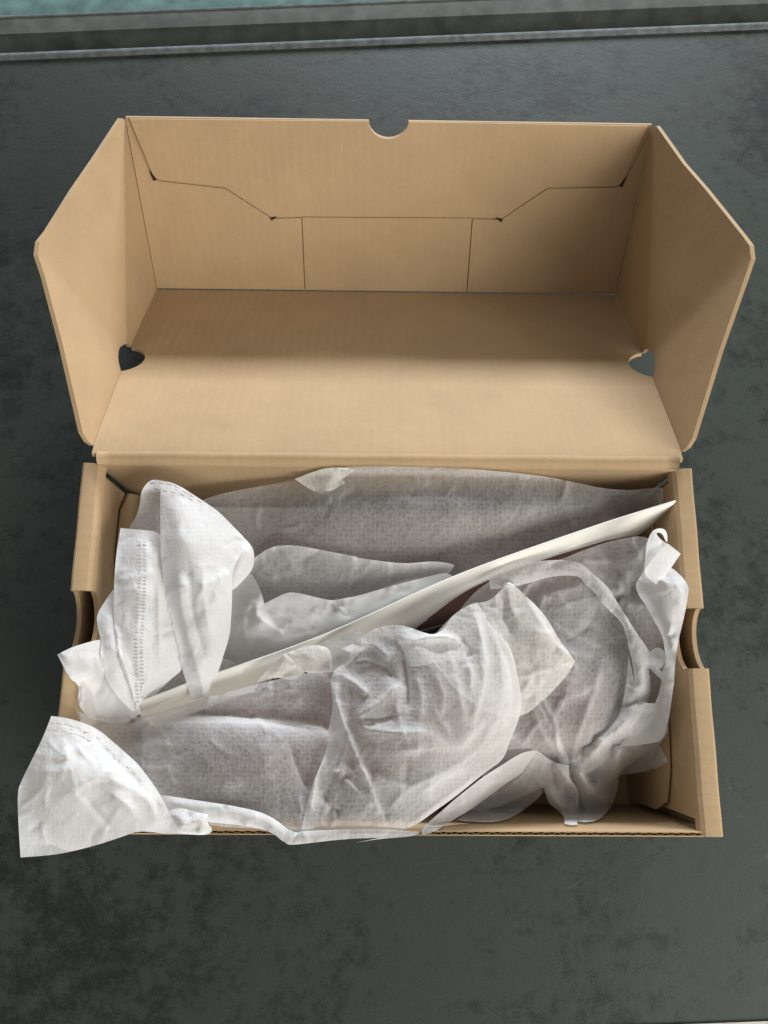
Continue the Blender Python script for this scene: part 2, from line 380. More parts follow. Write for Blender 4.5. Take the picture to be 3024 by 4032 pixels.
# lid: panel folded back and down, its front wall standing up again, splayed end flaps
AL = .612; HY, HZ = .1988, .1156; LP = .1945; HW = .117
PV = np.array((0, math.cos(AL), -math.sin(AL))); NV = np.array((0, math.sin(AL), math.cos(AL))); HO = np.array((0, HY, HZ)); UX = np.array((1., 0, 0))
def edge_u(v): return .1640 + .0048 * min(1, v / .12)
def hole_side(s):
    # panel outline up one side, with the half-round thumb hole
    P = [(s * edge_u(0), 0), (s * edge_u(.04), .04), (s * edge_u(.079), .079)]
    for k in range(0, 11):
        a = math.pi * k / 10; P.append((s * (edge_u(.097) - .012 * math.sin(a) ** 1.3), .097 - .0145 * math.cos(a)))
    P += [(s * edge_u(.116), .116), (s * edge_u(LP), LP)]
    return P
L_ = hole_side(-1); R_ = hole_side(1)
lid = plate('lid', R_ + L_[::-1], (HO, UX, PV, NV), T, M_card, BOX, lambda a, b: -.0016 * math.exp(-b / .004) , .007)
# rounded hinge between back wall and lid
V = []; F = []; prof = [(D - T, RIM - .004), (D - T + .0002, RIM), (D - .0008, RIM + .0022), (HY - .002, RIM + .0034), (HY + .0004, HZ - .0012), (HY + .002, HZ - .0046), (HY - .001, HZ - .0062), (D + .0006, RIM - .003)]
xs = np.linspace(-.1612, .1618, 40); n = len(prof)
for x in xs:
    for (y, z) in prof: V.append((x, y, z + .0003 * math.sin(x * 90)))
for i in range(len(xs) - 1):
    for k in range(n): F.append((n * i + k, n * i + (k + 1) % n, n * (i + 1) + (k + 1) % n, n * (i + 1) + k))
F += [tuple(range(n)), tuple(reversed(range(n * (len(xs) - 1), n * len(xs))))]
obj('hinge', V, F, M_card, BOX, True)
# front wall of the lid (stands along NV at v = LP)
FO = HO + PV * LP
nt_ = [(.0128 * math.cos(a), HW - .0105 * math.sin(a)) for a in [math.pi * k / 12 for k in range(13)]]
fwall = plate('lid_front_wall', [(-.1686, .0), (.1686, .0), (.1680, HW)] + [(x - .0008, y) for x, y in nt_] + [(-.1684, HW)], (FO + PV * .0016, UX, NV, -PV), T, M_card, lid, None, .02)
top = [(-.1655, HW - .0005)] + [(x - .0008, y) for x, y in nt_[::-1]] + [(.1648, HW - .0005), (.1560, .0800), (.1530, .0786), (.1074, .0772), (.0787, .0558), (.0578, .0562), (-.0592, .0553), (-.0808, .0546), (-.1103, .0744), (-.1530, .0786), (-.1565, .0800)]
plate('tuck_panel', top, (FO - PV * .0002, UX, NV, -PV), .0014, M_card, lid, lambda a, b: .0004 * math.sin(b * 60), .012)
plate('tuck_panel_side', [(-.1684, .001), (-.0606, .001), (-.0600, .0540), (-.0802, .0532), (-.1100, .0732), (-.1535, .0776), (-.1580, .0802), (-.1682, .112)], (FO + PV * .0003, UX, NV, -PV), .0012, M_card, lid, None, .012)
plate('tuck_panel_side', [(.1684, .001), (.0592, .001), (.0584, .0548), (.0780, .0546), (.1070, .0760), (.1530, .0774), (.1575, .0802), (.1680, .112)], (FO + PV * .0003, UX, NV, -PV), .0012, M_card, lid, None, .012)
plate('tuck_panel_centre', [(-.0598, .001), (.0584, .001), (.0577, .0552), (-.0592, .0544)], (FO + PV * .0006, UX, NV, -PV), .0010, M_card, lid, None, .02)
# dark slivers painting the shade in the punched slots that end the lock cuts
for k_, (u_, n_, a_, ln) in enumerate(((-.1558, .0792, 2.0, .0062), (-.0806, .0540, .3, .0042), (.1556, .0792, 1.15, .0066), (.0786, .0550, 2.8, .0048))):
    ca, sa = math.cos(a_), math.sin(a_)
    tri = [(u_ - .0011 * sa, n_ - .0011 * -ca - .0008), (u_ + .0011 * sa, n_ - .0011 * ca - .0008), (u_ + ln * ca, n_ + ln * sa)]
    plate('slot_shade', tri, (FO - PV * .00075, UX, NV, -PV), .0006, M_slot, lid)
# end flaps of the lid
def flap(s, tip, splay):
    tv_, tn = tip
    out = [(.006, -.001), (.0815, -.001)]
    for k in range(1, 10):
        a = math.pi * k / 10; out.append((.097 - .0145 * math.cos(a), -.001 + .009 * math.sin(a)))
    out += [(.1130, -.001), (LP + .003, -.001), (LP + .003, HW - .002), (LP - .003, HW + .0005)]
    out += [(LP - .045, HW - .002 - .3 * (HW - tn)), (tv_ + .016, tn + .0022), (tv_ + .006, tn + .0005), (tv_ - .001, tn - .004), (tv_ - .0065, tn - .013)]
    out += [(tv_ * .55, tn * .52), (.0035, .010), (.003, .004)]
    E = np.array((.1, 0)); Tp = np.array((LP, HW)); dr = (Tp - E) / np.linalg.norm(Tp - E); nr = np.array((-dr[1], dr[0]))
    dm = (np.array(tip) - E) @ nr
    def bend(a, b):
        d = (np.array((a, b)) - E) @ nr
        if a < .1: d = min(d, max(0, b) * dm / tn * 1.0)
        d = max(0, d) / dm
        return splay * d
    base = HO + UX * s * .1672
    e1 = PV; e2 = NV
    def bend2(a, b): return -(bend(a, b) + (edge_u(a) - .1672) + .0015 * 0)
    # normal points inward
    return plate('side_flap', out, (base, e1, e2, -UX * s), T, M_card_flap, lid, bend2, .006, 0, [(.1135, .0155), (LP - .0015, HW - .001)], 9)
flap(-1, (.0675, .0865), .0265)
flap(1, (.0560, .0945), .0265)

# ------------------------------------------------------------------ shoes inside the bags (seen dimly through the cloth)
def shoe(name, heel, toe, label, z0=.006, lift=1.0, wide=1.0):
    heel = np.array(heel); toe = np.array(toe); L = np.linalg.norm(toe - heel); d = (toe - heel) / L; q = np.array((-d[1], d[0]))
    ts = np.linspace(0, 1, 40)
    kt = [0, .03, .1, .25, .45, .6, .72, .85, .94, .98, 1]; kw = [.012, .024, .033, .034, .036, .043, .046, .042, .032, .022, .006]
    kh = [.06, .076, .084, .086, .087, .076, .066, .057, .05, .045, .036]
    V = []; F = []; m = 22
    for t in ts:
        w = np.interp(t, kt, kw) * wide; h = np.interp(t, kt, kh) * lift; c = heel + d * L * t
        for k in range(m):
            a = math.pi * k / (m - 1); ca = math.cos(a); sa = math.sin(a)
            x = w * (abs(ca) ** .6) * (1 if ca > 0 else -1); z = z0 + .018 + (h - .018) * sa ** .75
            V.append((c[0] + q[0] * x, c[1] + q[1] * x, z))
    for i in range(len(ts) - 1):
        for k in range(m - 1): F.append((m * i + k, m * i + k + 1, m * (i + 1) + k + 1, m * (i + 1) + k))
    F += [tuple(range(m)), tuple(reversed(range(m * (len(ts) - 1), m * len(ts))))]
    r = empty(name, (heel[0], heel[1], z0)); tag(r, label, 'shoe', 'shoes packed in the box')
    off = np.array((heel[0], heel[1], z0))
    u = obj('upper', np.array(V) - off, F, M_shoe, r, True)
    V = []; 
    for t in ts:
        w = np.interp(t, kt, kw) * wide + .002; c = heel + d * L * t
        for (x, z) in ((w, 0), (w, .02), (-w, .02), (-w, 0)): V.append((c[0] + q[0] * x, c[1] + q[1] * x, z0 + z))
    F = []
    for i in range(len(ts) - 1):
        for k in range(4): F.append((4 * i + k, 4 * i + (k + 1) % 4, 4 * i + 4 + (k + 1) % 4, 4 * i + 4 + k))
    F += [(0, 1, 2, 3), (4 * 39 + 3, 4 * 39 + 2, 4 * 39 + 1, 4 * 39)]
    obj('sole', np.array(V) - off, F, M_sole, r)
    return r
shoe('shoe', (.150, .158), (-.088, .137), 'dark shoe dimly seen through the bag beside the hinge', lift=1.0, wide=.92)
shoe('shoe', (.135, .070), (-.118, .043), 'dark shoe dimly seen through the bag nearest the front edge', lift=1.04, wide=.95)

# ------------------------------------------------------------------ cloth: sheets draped over what lies under them
bpy.context.view_layer.update()
STEP = 8
GW, GH = 3024 // STEP, 4032 // STEP
GX = (np.arange(GW) + .5) * STEP; GY = (np.arange(GH) + .5) * STEP
BUF = np.full((GH, GW), .0036)
def raster_under():
    dg = bpy.context.evaluated_depsgraph_get(); V = []; P = []
    for o in COL.objects:
        if o.type != 'MESH' or o.name.startswith(('lid', 'tuck', 'side_flap', 'table', 'groove', 'ledge', 'floor', 'edge')): continue
        me = o.evaluated_get(dg).to_mesh(); k = len(V); mw = o.matrix_world
        V += [mw @ v.co for v in me.vertices]; P += [tuple(i + k for i in p.vertices) for p in me.polygons]
    t = BVHTree.FromPolygons(V, P)
    for j in range(int(1700 / STEP), int(3420 / STEP)):
        for i in range(GW):
            d = RM @ np.array([(GX[i] - 1512) / FPX, -(GY[j] - 2016) / FPX, -1.0])
            h = t.ray_cast(CAM, Vector(d))
            BUF[j, i] = h[0].z if h[0] is not None else 0.0
raster_under()
def blur(a, n):
    for _ in range(n):
        p = np.pad(a, 1, mode='edge')
        a = (p[:-2, 1:-1] + p[2:, 1:-1] + p[1:-1, :-2] + p[1:-1, 2:] + 2 * a) / 6
    return a
def crop(x0, y0, k): return lambda x, y, z=None: (x0 + x * k, y0 + y * k) if z is None else (x0 + x * k, y0 + y * k, z)
A = crop(0, 1750, .90416); B = crop(1400, 1750, .97890); G = crop(1200, 2200, .72333); H = crop(100, 1750, .66305)
N1 = crop(0, 1700, .48222); N2 = crop(2400, 1700, .37613); N3 = crop(2300, 2800, .42194); N4 = crop(0, 2700, .60277)
N5 = crop(700, 2200, .60277); N6 = crop(1600, 2800, .60277); N7 = crop(2100, 2000, .42194)
def pl(c, pts): return [c(*p) for p in pts]

XIN = .1575
def soften(o_):
    """round the gentle corners of a traced outline, keep the real points of the cloth"""
    for _ in range(2):
        p = np.array(o_, float); n = len(p); out = []
        for i in range(n):
            a, b, c_ = p[i - 1], p[i], p[(i + 1) % n]; u, v = (b - a)[:2], (c_ - b)[:2]
            lu, lv = np.hypot(*u), np.hypot(*v); cs = (u @ v) / (lu * lv + 1e-9)
            if cs > .45 and min(lu, lv) > 8: out += [tuple(b + (a - b) * .25), tuple(b + (c_ - b) * .25)]
            else: out.append(tuple(b))
        o_ = out
    return o_
def sheet(name, parent, outline, feats, mat, step=8, c=20., gap=.0007, crumple=.0007, soft=3, keep=True, seed=0, write=True, lifted=True, rid=(), edge=.5, fine=1.0):
    """one layer of cloth. outline and feats: picture x, y and height in mm; between them the cloth spans like a stretched skin,
    then rests on whatever lies below it"""
    outline = soften([tuple(map(float, p)) for p in outline])
    oz = resample(outline + [outline[0]], 45)[:-1]
    ctrl = [oz] + [resample(np.array(f, float), 22) if len(f) > 1 else np.array(f, float) for f in feats]
    C = np.vstack(ctrl); Z = C[:, 2] * .001; XY = C[:, :2]
    # drop near duplicates
    keepi = []
    for i in range(len(XY)):
        if all(abs(XY[i, 0] - XY[j, 0]) + abs(XY[i, 1] - XY[j, 1]) > 9 for j in keepi): keepi.append(i)
    XY = XY[keepi]; Z = Z[keepi]; n = len(Z)
    R = np.sqrt(((XY[:, None] - XY[None]) ** 2).sum(-1) + c * c)
    M = np.zeros((n + 3, n + 3)); M[:n, :n] = -R + np.eye(n) * .3; M[:n, n] = 1; M[n, :n] = 1
    sc = XY.mean(0); M[:n, n + 1:] = (XY - sc) / 500; M[n + 1:, :n] = ((XY - sc) / 500).T
    w = np.linalg.solve(M, np.concatenate([Z, np.zeros(3)]))
    ol = resample(outline + [outline[0]], step)[:-1]
    # gently frayed / wavy border
    k = np.arange(len(ol)); mn = ol.min(0)[:2] - 30; mx = ol.max(0)[:2] + 30
    i0, i1 = max(0, int(mn[0] / STEP)), min(GW, int(mx[0] / STEP) + 2); j0, j1 = max(0, int(mn[1] / STEP)), min(GH, int(mx[1] / STEP) + 2)
    gx, gy = np.meshgrid(GX[i0:i1], GY[j0:j1]); P = np.stack([gx.ravel(), gy.ravel()], 1)
    zg = np.empty(len(P))
    for a in range(0, len(P), 6000):
        q = P[a:a + 6000]
        zg[a:a + 6000] = -np.sqrt(((q[:, None] - XY[None]) ** 2).sum(-1) + c * c) @ w[:n] + w[n] + ((q - sc) / 500) @ w[n + 1:]
    if crumple:
        nz = np.array([1.3 * (.3 - abs(noise.noise((x / 120., y / 120., seed + .3)))) + .9 * (.3 - abs(noise.noise((x / 60. + y / 90., y / 60. - x / 120., seed + 9.1)))) + .15 * noise.noise((x / 24., y / 24., seed + 4.4)) for x, y in P])
        zg = zg + crumple * nz
    zg = zg.reshape(gx.shape)
    buf = BUF[j0:j1, i0:i1]
    if lifted:
        need = np.maximum(0, buf + gap - zg)
        ms = inside_poly(P, ol).reshape(gx.shape)
        need = need * ms
        need = np.maximum(need, blur(need, soft))
        zg = zg + need
    # stay inside the walls below the rim
    Q = at_many(P[:, 0], P[:, 1], zg.ravel()); zf = zg.ravel().copy()
    if keep:
        for _ in range(60):
            bad = (zf < RIM + .001) & ((np.abs(Q[:, 0]) > XIN) | (Q[:, 1] < .0035) | (Q[:, 1] > D - .004))
            if not bad.any(): break
            zf[bad] += .002; Q = at_many(P[:, 0], P[:, 1], zf)
        zg = np.maximum(zf.reshape(gx.shape), zg)
    msk = inside_poly(P, ol).reshape(gx.shape)
    if write:
        BUF[j0:j1, i0:i1] = np.where(msk, np.maximum(buf, zg), buf)
    # mesh
    g = np.stack(np.meshgrid(np.arange(mn[0], mx[0], step), np.arange(mn[1], mx[1], step * .9)), -1)
    g[1::2, :, 0] += step / 2; g = g.reshape(-1, 2); g = g[inside_poly(g, ol)]
    dd = np.array([np.min((ol[:, 0] - p[0]) ** 2 + (ol[:, 1] - p[1]) ** 2) for p in g]) if len(g) else np.array([])
    if len(g): g = g[dd > (step * .55) ** 2]
    v2, f2 = cdt(ol, g)
    fx = np.clip((v2[:, 0] / STEP - .5) - i0, 0, zg.shape[1] - 1.001); fy = np.clip((v2[:, 1] / STEP - .5) - j0, 0, zg.shape[0] - 1.001)
    ix = fx.astype(int); iy = fy.astype(int); tx = fx - ix; ty = fy - iy
    z = (zg[iy, ix] * (1 - tx) + zg[iy, ix + 1] * tx) * (1 - ty) + (zg[iy + 1, ix] * (1 - tx) + zg[iy + 1, ix + 1] * tx) * ty
    db = np.array([np.min((ol[:, 0] - p[0]) ** 2 + (ol[:, 1] - p[1]) ** 2) for p in v2]) ** .5
    layers = edge * np.exp(-db / 28.0)          # the cloth lies doubled along its folded borders and in its pleats
    rid = list(rid)
    rg = np.random.default_rng(100 + seed); ar_ = (mx[0] - mn[0]) * (mx[1] - mn[1])
    for _ in range(int(min(80, ar_ / 5500)) if crumple else 0):
        p0 = rg.uniform(mn, mx); th = rg.uniform(0, math.pi); ln = rg.uniform(40, 170); bd = rg.normal(0, .5)
        pp = [p0]
        for q_ in range(4): pp.append(pp[-1] + ln / 4 * np.array((math.cos(th), math.sin(th)))); th += bd * .35
        rid.append((pp, rg.choice((-1, 1, 1)) * rg.uniform(.35, 1.1) * min(1.3, crumple / .00036) * fine, rg.uniform(4, 16), rg.uniform(4, 16)))
    for pts, amp, wa, wb in rid:      # pleats: crest line, height in mm, width left and right of it in px
        p = resample(np.array([q[:2] for q in pts], float), 6.0); n_ = len(p)
        dx = v2[:, None, 0] - p[None, :, 0]; dy = v2[:, None, 1] - p[None, :, 1]
        k_ = np.argmin(dx * dx + dy * dy, 1); tg = np.gradient(p, axis=0); ar = np.arange(len(v2))
        ddx = dx[ar, k_]; ddy = dy[ar, k_]; cr_ = tg[k_, 0] * ddy - tg[k_, 1] * ddx; di = np.hypot(ddx, ddy)
        wd_ = np.where(cr_ > 0, wb, wa); u_ = k_ / max(1, n_ - 1)
        pf = np.exp(-(np.sqrt(di * di + 9) - 3) / wd_) * np.clip(np.minimum(u_, 1 - u_) * 6, .25, 1)
        z = z + amp * .001 * pf
        if amp > 0: layers = layers + .34 * min(1, amp / 2.5) * pf ** 1.5
    W = at_many(v2[:, 0], v2[:, 1], z)
    o = obj(name, W - np.array(parent.location), f2, mat, parent, True, v2 / 1000.0)
    la = o.data.attributes.new('layers', 'FLOAT', 'POINT'); la.data.foreach_set('value', np.clip(layers, 0, 1).astype(np.float32))
    SHEETS[o.name] = (zg, i0, j0)
    return o
SHEETS = {}
def zat(x, y):
    i = min(GW - 1, max(0, int(x / STEP))); j = min(GH - 1, max(0, int(y / STEP))); return BUF[j, i]
def stitches(parent, runs, w=3.0, gap=.0009):
    """dashes of sewn thread pressed into the hem: runs of (points, dash, pitch)"""
    V = []; F = []
    for pts, dash, pitch, across in runs:
        p = resample(np.array(pts, float), 3.0); s = 0; L = np.concatenate([[0], np.cumsum(np.hypot(*(p[1:] - p[:-1]).T))])
        while s + dash < L[-1]:
            a = np.array([np.interp(s, L, p[:, 0]), np.interp(s, L, p[:, 1])]); b = np.array([np.interp(s + dash, L, p[:, 0]), np.interp(s + dash, L, p[:, 1])])
            d = (b - a) / (np.linalg.norm(b - a) + 1e-6); q = np.array((-d[1], d[0]))
            if across: m = (a + b) / 2; a = m - q * across / 2; b = m + q * across / 2; d, q = q, d
            jit = q * random.uniform(-1, 1)
            k = len(V)
            for c_ in (a + q * w / 2 + jit, b + q * w / 2 + jit, b - q * w / 2 + jit, a - q * w / 2 + jit): V.append(at(c_[0], c_[1], zat(*c_) + gap))
            F.append((k, k + 3, k + 2, k + 1)); s += pitch * random.uniform(.9, 1.1)
    o = obj('stitching', np.array(V) - np.array(parent.location), F, M_stitch, parent); o['kind'] = 'stuff'
    return o

#SHEETS_BEGIN
REAR = empty('drawstring_bag', (0, .15, .004))
tag(REAR, 'thin white drawstring cloth bag wrapped around the shoe beside the hinge', 'cloth bag', 'white cloth bags')
FRONT = empty('drawstring_bag', (0, .05, .004))
tag(FRONT, 'thin white drawstring cloth bag along the front, its corner hanging over the box', 'cloth bag', 'white cloth bags')

# ---- the lower layer of each bag, under and round the shoe
def lower_layer(parent, x0, x1, ya, yb):
    V = []; F = []; U = []; nx_, ny_ = 36, 12
    for j in range(ny_):
        for i in range(nx_):
            u, v = i / (nx_ - 1), j / (ny_ - 1); x = x0 + (x1 - x0) * u; y = ya(x) + (yb(x) - ya(x)) * v
            V.append((x, y, .022 + .004 * noise.noise((x * 30, y * 30, 3.0)) + .012 * (2 * v - 1) ** 4)); U.append((x * 7, y * 7))
    for j in range(ny_ - 1):
        for i in range(nx_ - 1): k = j * nx_ + i; F.append((k, k + 1, k + nx_ + 1, k + nx_))
    return obj('lower_layer', np.array(V) - np.array(parent.location), F, M_dense, parent, True, U)
slant = lambda x: .098 + .28 * x
lower_layer(REAR, -.150, .152, lambda x: slant(x) + .004, lambda x: .187)
lower_layer(FRONT, -.150, .135, lambda x: .008 + max(0, x - .05) * .35, lambda x: slant(x) - .004)
# ---- rear bag, from the bottom layer up
sheet('body', REAR, pl(A, [(600, 620, 62), (640, 430, 66), (740, 300, 70), (890, 237, 76), (1000, 205, 84), (1150, 180, 90), (1290, 155, 95), (1440, 104, 99), (1530, 96, 101)]) +
      pl(B, [(150, 88, 102), (400, 95, 102), (600, 110, 101), (750, 126, 99), (900, 156, 96), (1000, 178, 95), (1100, 185, 94), (1180, 176, 94), (1236, 175, 94), (1240, 225, 92), (1225, 290, 78), (1000, 370, 66), (700, 480, 62), (400, 610, 60), (150, 720, 58)]) +
      pl(A, [(1500, 930, 52), (1250, 1010, 46), (1000, 1090, 42), (800, 1130, 40), (620, 1160, 40), (560, 900, 46)]),
      [pl(B, [(0, 220, 108), (200, 230, 111), (400, 235, 111), (700, 240, 107), (950, 245, 99)]), pl(A, [(1250, 290, 98), (1450, 230, 106)]), pl(B, [(100, 330, 103), (350, 345, 104), (600, 350, 99)])], M_body, seed=1, gap=.0028, edge=.15, crumple=0.00054)
sheet('fold', REAR, pl(A, [(1000, 620, 74), (1060, 540, 84), (1110, 490, 91), (1180, 446, 96), (1250, 437, 98), (1330, 445, 99), (1450, 470, 100), (1560, 490, 101)]) +
      pl(B, [(0, 455, 101), (100, 469, 102), (200, 480, 102), (300, 469, 102), (380, 477, 101), (397, 487, 99), (380, 520, 92), (250, 590, 84), (0, 700, 74)]) +
      pl(A, [(1400, 800, 70), (1200, 800, 70), (1050, 760, 70)]),
      [pl(A, [(1180, 560, 92), (1300, 560, 93), (1500, 570, 94)]), pl(A, [(1110, 640, 84), (1300, 660, 84), (1500, 640, 86)])], M_body, seed=2, gap=.002, edge=.9)
sheet('fold', REAR, pl(N5, [(430, 90, 90), (480, 92, 92), (520, 160, 94), (550, 230, 96), (565, 292, 96), (620, 266, 99), (720, 216, 102), (800, 226, 103), (900, 250, 102), (1000, 274, 101), (1060, 263, 102), (1200, 238, 102), (1400, 170, 102), (1600, 110, 103)]) +
      pl(G, [(280, 205, 103), (500, 140, 103), (700, 90, 102), (770, 75, 101), (812, 96, 99), (700, 190, 92), (560, 260, 88)]) +
      pl(N5, [(1659, 260, 86), (1250, 480, 80), (870, 640, 74), (600, 720, 68), (270, 850, 58), (200, 700, 64), (230, 300, 80)]),
      [pl(N5, [q]) for q in ((520, 420, 98), (700, 330, 98), (850, 360, 98), (1100, 370, 98), (1350, 300, 97), (500, 580, 80), (800, 540, 88), (400, 500, 82))], M_dense, seed=4, crumple=0.00042, rid=[(pl(N5, [(520, 380), (600, 435), (690, 495), (715, 545)]), 4, 8, 16), (pl(N5, [(440, 345), (478, 292), (560, 292)]), 3.5, 16, 8), (pl(N5, [(505, 290), (515, 340), (520, 385)]), 3, 14, 8), (pl(N5, [(990, 265), (1020, 310), (1040, 340)]), -3, 10, 10), (pl(N5, [(1050, 310), (1085, 355), (1140, 378)]), 3.5, 8, 14),
       (pl(N5, [(715, 535), (740, 500), (850, 478), (950, 468)]), 2.6, 30, 10), (pl(N5, [(880, 320), (930, 380), (960, 425)]), 2, 12, 16), (pl(N5, [(440, 350), (430, 460), (470, 580)]), 2, 14, 14), (pl(N5, [(570, 300), (640, 380), (760, 400)]), -2, 20, 20), (pl(N5, [(1150, 440), (1400, 310), (1600, 190)]), 1.6, 22, 14)])
# folded tab against the back wall
sheet('flap', REAR, pl(A, [(1283, 150, 104), (1360, 120, 105), (1440, 97, 106), (1550, 108, 105), (1490, 152, 103), (1506, 166, 103), (1410, 227, 100), (1340, 190, 102)]),
      [pl(A, [(1440, 97, 108), (1460, 150, 106), (1430, 200, 104)])], M_warm_tint, seed=5, crumple=0.00018)
# inner layers behind the gathered mouth of the bag
sheet('flap', REAR, pl(A, [(520, 640, 84), (560, 440, 92), (560, 362, 94), (590, 322, 100), (610, 262, 107), (614, 205, 112), (640, 166, 117), (672, 150, 119), (740, 165, 118), (800, 215, 114), (860, 330, 104), (840, 500, 96), (700, 640, 92)]),
      [pl(A, [(620, 330, 98), (690, 330, 96)]), pl(A, [(640, 200, 112), (700, 210, 110)])], M_fab, seed=6, crumple=0.00024)
sheet('flap', REAR, pl(A, [(600, 1170, 62), (640, 1100, 70), (690, 1060, 76), (780, 975, 80), (850, 900, 82), (960, 930, 82), (1030, 950, 78), (960, 990, 70), (900, 1060, 62), (835, 1115, 58), (720, 1150, 58), (650, 1172, 58)]),
      [], M_fab, seed=7, crumple=0.00036)
sheet('flap', REAR, pl(A, [(250, 915, 126), (300, 888, 126), (360, 868, 124), (440, 846, 118), (500, 860, 112), (540, 1000, 108), (600, 1120, 100), (615, 1168, 96), (590, 1190, 92), (560, 1206, 88), (530, 1219, 86), (480, 1216, 84), (420, 1202, 86), (370, 1176, 92), (345, 1140, 98), (338, 1110, 104), (345, 1070, 112), (336, 1040, 116), (310, 1026, 119), (285, 985, 122), (268, 950, 124)]),
      [pl(A, [(300, 950, 126), (380, 960, 122), (440, 990, 116)]), pl(A, [(345, 1085, 106), (420, 1060, 101), (480, 1100, 98)]), pl(A, [(385, 1150, 92), (450, 1130, 94), (490, 1110, 96)]), pl(A, [(505, 1180, 86), (530, 1100, 97), (540, 1050, 102)]), pl(A, [(270, 920, 128), (285, 990, 125), (318, 1024, 122)])], M_dense, seed=8, crumple=0.00030)
sheet('fold', REAR, pl(A, [(530, 600, 112), (495, 628, 113), (455, 685, 114), (420, 743, 116), (424, 790, 117), (440, 850, 118), (436, 900, 118), (440, 950, 117), (462, 1025, 112), (500, 1082, 106), (545, 1135, 100), (580, 1164, 96), (620, 1130, 98), (640, 900, 108), (620, 700, 110)]),
      [pl(A, [(470, 760, 118), (480, 880, 120), (500, 1000, 114)])], M_dense, seed=9, crumple=0.00036)
sheet('flap', REAR, pl(A, [(525, 364, 113), (610, 372, 116), (700, 379, 116), (760, 500, 112), (780, 640, 112), (800, 860, 108), (800, 980, 98), (745, 1020, 93), (690, 1075, 88), (640, 1130, 84), (602, 1167, 82), (584, 1158, 86), (578, 1100, 98), (560, 1050, 106), (520, 962, 113), (502, 860, 117), (494, 720, 119), (498, 560, 118), (510, 450, 116)]),
      [pl(A, [q]) for q in ((600, 460, 120), (600, 640, 122), (590, 840, 120), (610, 1000, 110), (690, 800, 114))], M_dense, seed=10, crumple=0.00030, rid=[(pl(A, [(505, 592), (600, 572), (695, 545)]), 1.3, 8, 14), (pl(A, [(505, 880), (545, 960), (575, 1060), (592, 1140)]), 3.5, 14, 10), (pl(A, [(560, 930), (600, 1040), (606, 1140)]), -3, 10, 12), (pl(A, [(690, 560), (692, 800), (700, 980)]), 1.4, 10, 10), (pl(A, [(650, 980), (640, 1060), (620, 1130)]), 2.4, 12, 12)])
rs = (A(606, 425), A(608, 560), A(600, 720), A(592, 860), A(595, 1000), A(600, 1150))
# right lobe behind, then the big hanging front flap
sheet('fold', REAR, pl(A, [(980, 420, 108), (1040, 385, 108), (1098, 440, 106), (1110, 490, 105), (1100, 545, 103), (1060, 592, 101), (1010, 642, 100), (960, 640, 102)]),
      [pl(A, [(1060, 460, 112), (1030, 560, 108)])], M_dense, seed=11, crumple=0.00024)
sheet('flap', REAR, pl(A, [(698, 212, 121), (702, 190, 121), (690, 160, 121), (740, 161, 121), (800, 190, 120), (860, 230, 118), (900, 256, 116), (950, 290, 114), (1000, 340, 113), (1060, 402, 112), (1092, 440, 111), (1070, 455, 113), (1040, 490, 114), (1008, 560, 113), (1012, 660, 111), (1006, 770, 109), (1000, 835, 107), (970, 930, 103), (948, 1000, 98), (928, 1008, 97), (915, 1060, 94), (905, 1103, 92), (870, 1108, 90), (835, 1113, 90), (800, 1000, 98), (762, 862, 106), (732, 740, 112), (712, 620, 116), (702, 500, 119), (698, 380, 121)]),
      [pl(A, [q]) for q in ((800, 420, 126), (800, 620, 123), (900, 600, 122), (860, 800, 116), (940, 760, 113), (880, 960, 106), (950, 440, 119), (760, 280, 124))], M_dense, seed=12, crumple=0.00030, rid=[(pl(A, [(820, 520), (828, 620), (838, 720), (862, 820), (900, 950)]), -2.2, 14, 26), (pl(A, [(770, 520), (790, 700), (820, 840), (860, 980), (885, 1080)]), 2, 26, 14), (pl(A, [(1008, 545), (965, 610), (940, 645), (958, 715)]), 3, 14, 22), (pl(A, [(880, 560), (890, 700), (920, 840)]), 2, 16, 20),
       (pl(A, [(870, 1000), (890, 1060), (880, 1110)]), 2, 8, 10), (pl(A, [(900, 620), (980, 560), (1040, 480)]), 1.6, 14, 14)])
stitches(REAR, [(rs, 3.5, 14, 15), ([(x + 22, y) for x, y in rs], 3.5, 14, 13),
                (pl(A, [(655, 170), (690, 168), (760, 180), (830, 222), (880, 258)]), 18, 34, 0), (pl(A, [(670, 190), (720, 205), (780, 215), (850, 250)]), 18, 34, 0)])

# ---- cream paper board standing between the two bags
PB = empty('paper_divider', (0, .1, .01)); tag(PB, 'cream paper board standing slantwise between the two cloth bags', 'paper board')
topl = resample(pl(B, [(1289, 230, 113), (1150, 268, 112.5), (1000, 318, 112), (850, 372, 111.5), (700, 420, 111), (590, 462, 110.5)]) + pl(G, [(800, 92, 110), (560, 212, 109), (300, 342, 107), (0, 472, 104)]) + pl(N5, [(600, 640, 101), (270, 742, 97), (100, 800, 95), (-300, 960, 92)]), 30)
for _ in range(60): topl[1:-1] = (topl[:-2] + topl[1:-1] * 2 + topl[2:]) / 4
V = []; F = []; n = len(topl); K = 7
for side in (0, 1):
    for i, (x, y, z) in enumerate(topl):
        u = i / (n - 1.0); p0 = at(x, y, z * .001)
        sink = .094
        for k in range(K):
            t = k / (K - 1.0)
            b = math.sin(t * math.pi * .5)
            lean = .013 * b + .0012 * math.sin(t * 3.1)
            endx = -.020 * t * max(0, 1 - u * 9) 
            p = p0 + np.array((lean * .36 + endx, -lean * .93, -sink * t * (.55 if u > .8 else 1) * .8)) + np.array((.36, -.93, 0)) * (-.0009 if side else 0)
            V.append(p - np.array(PB.location))
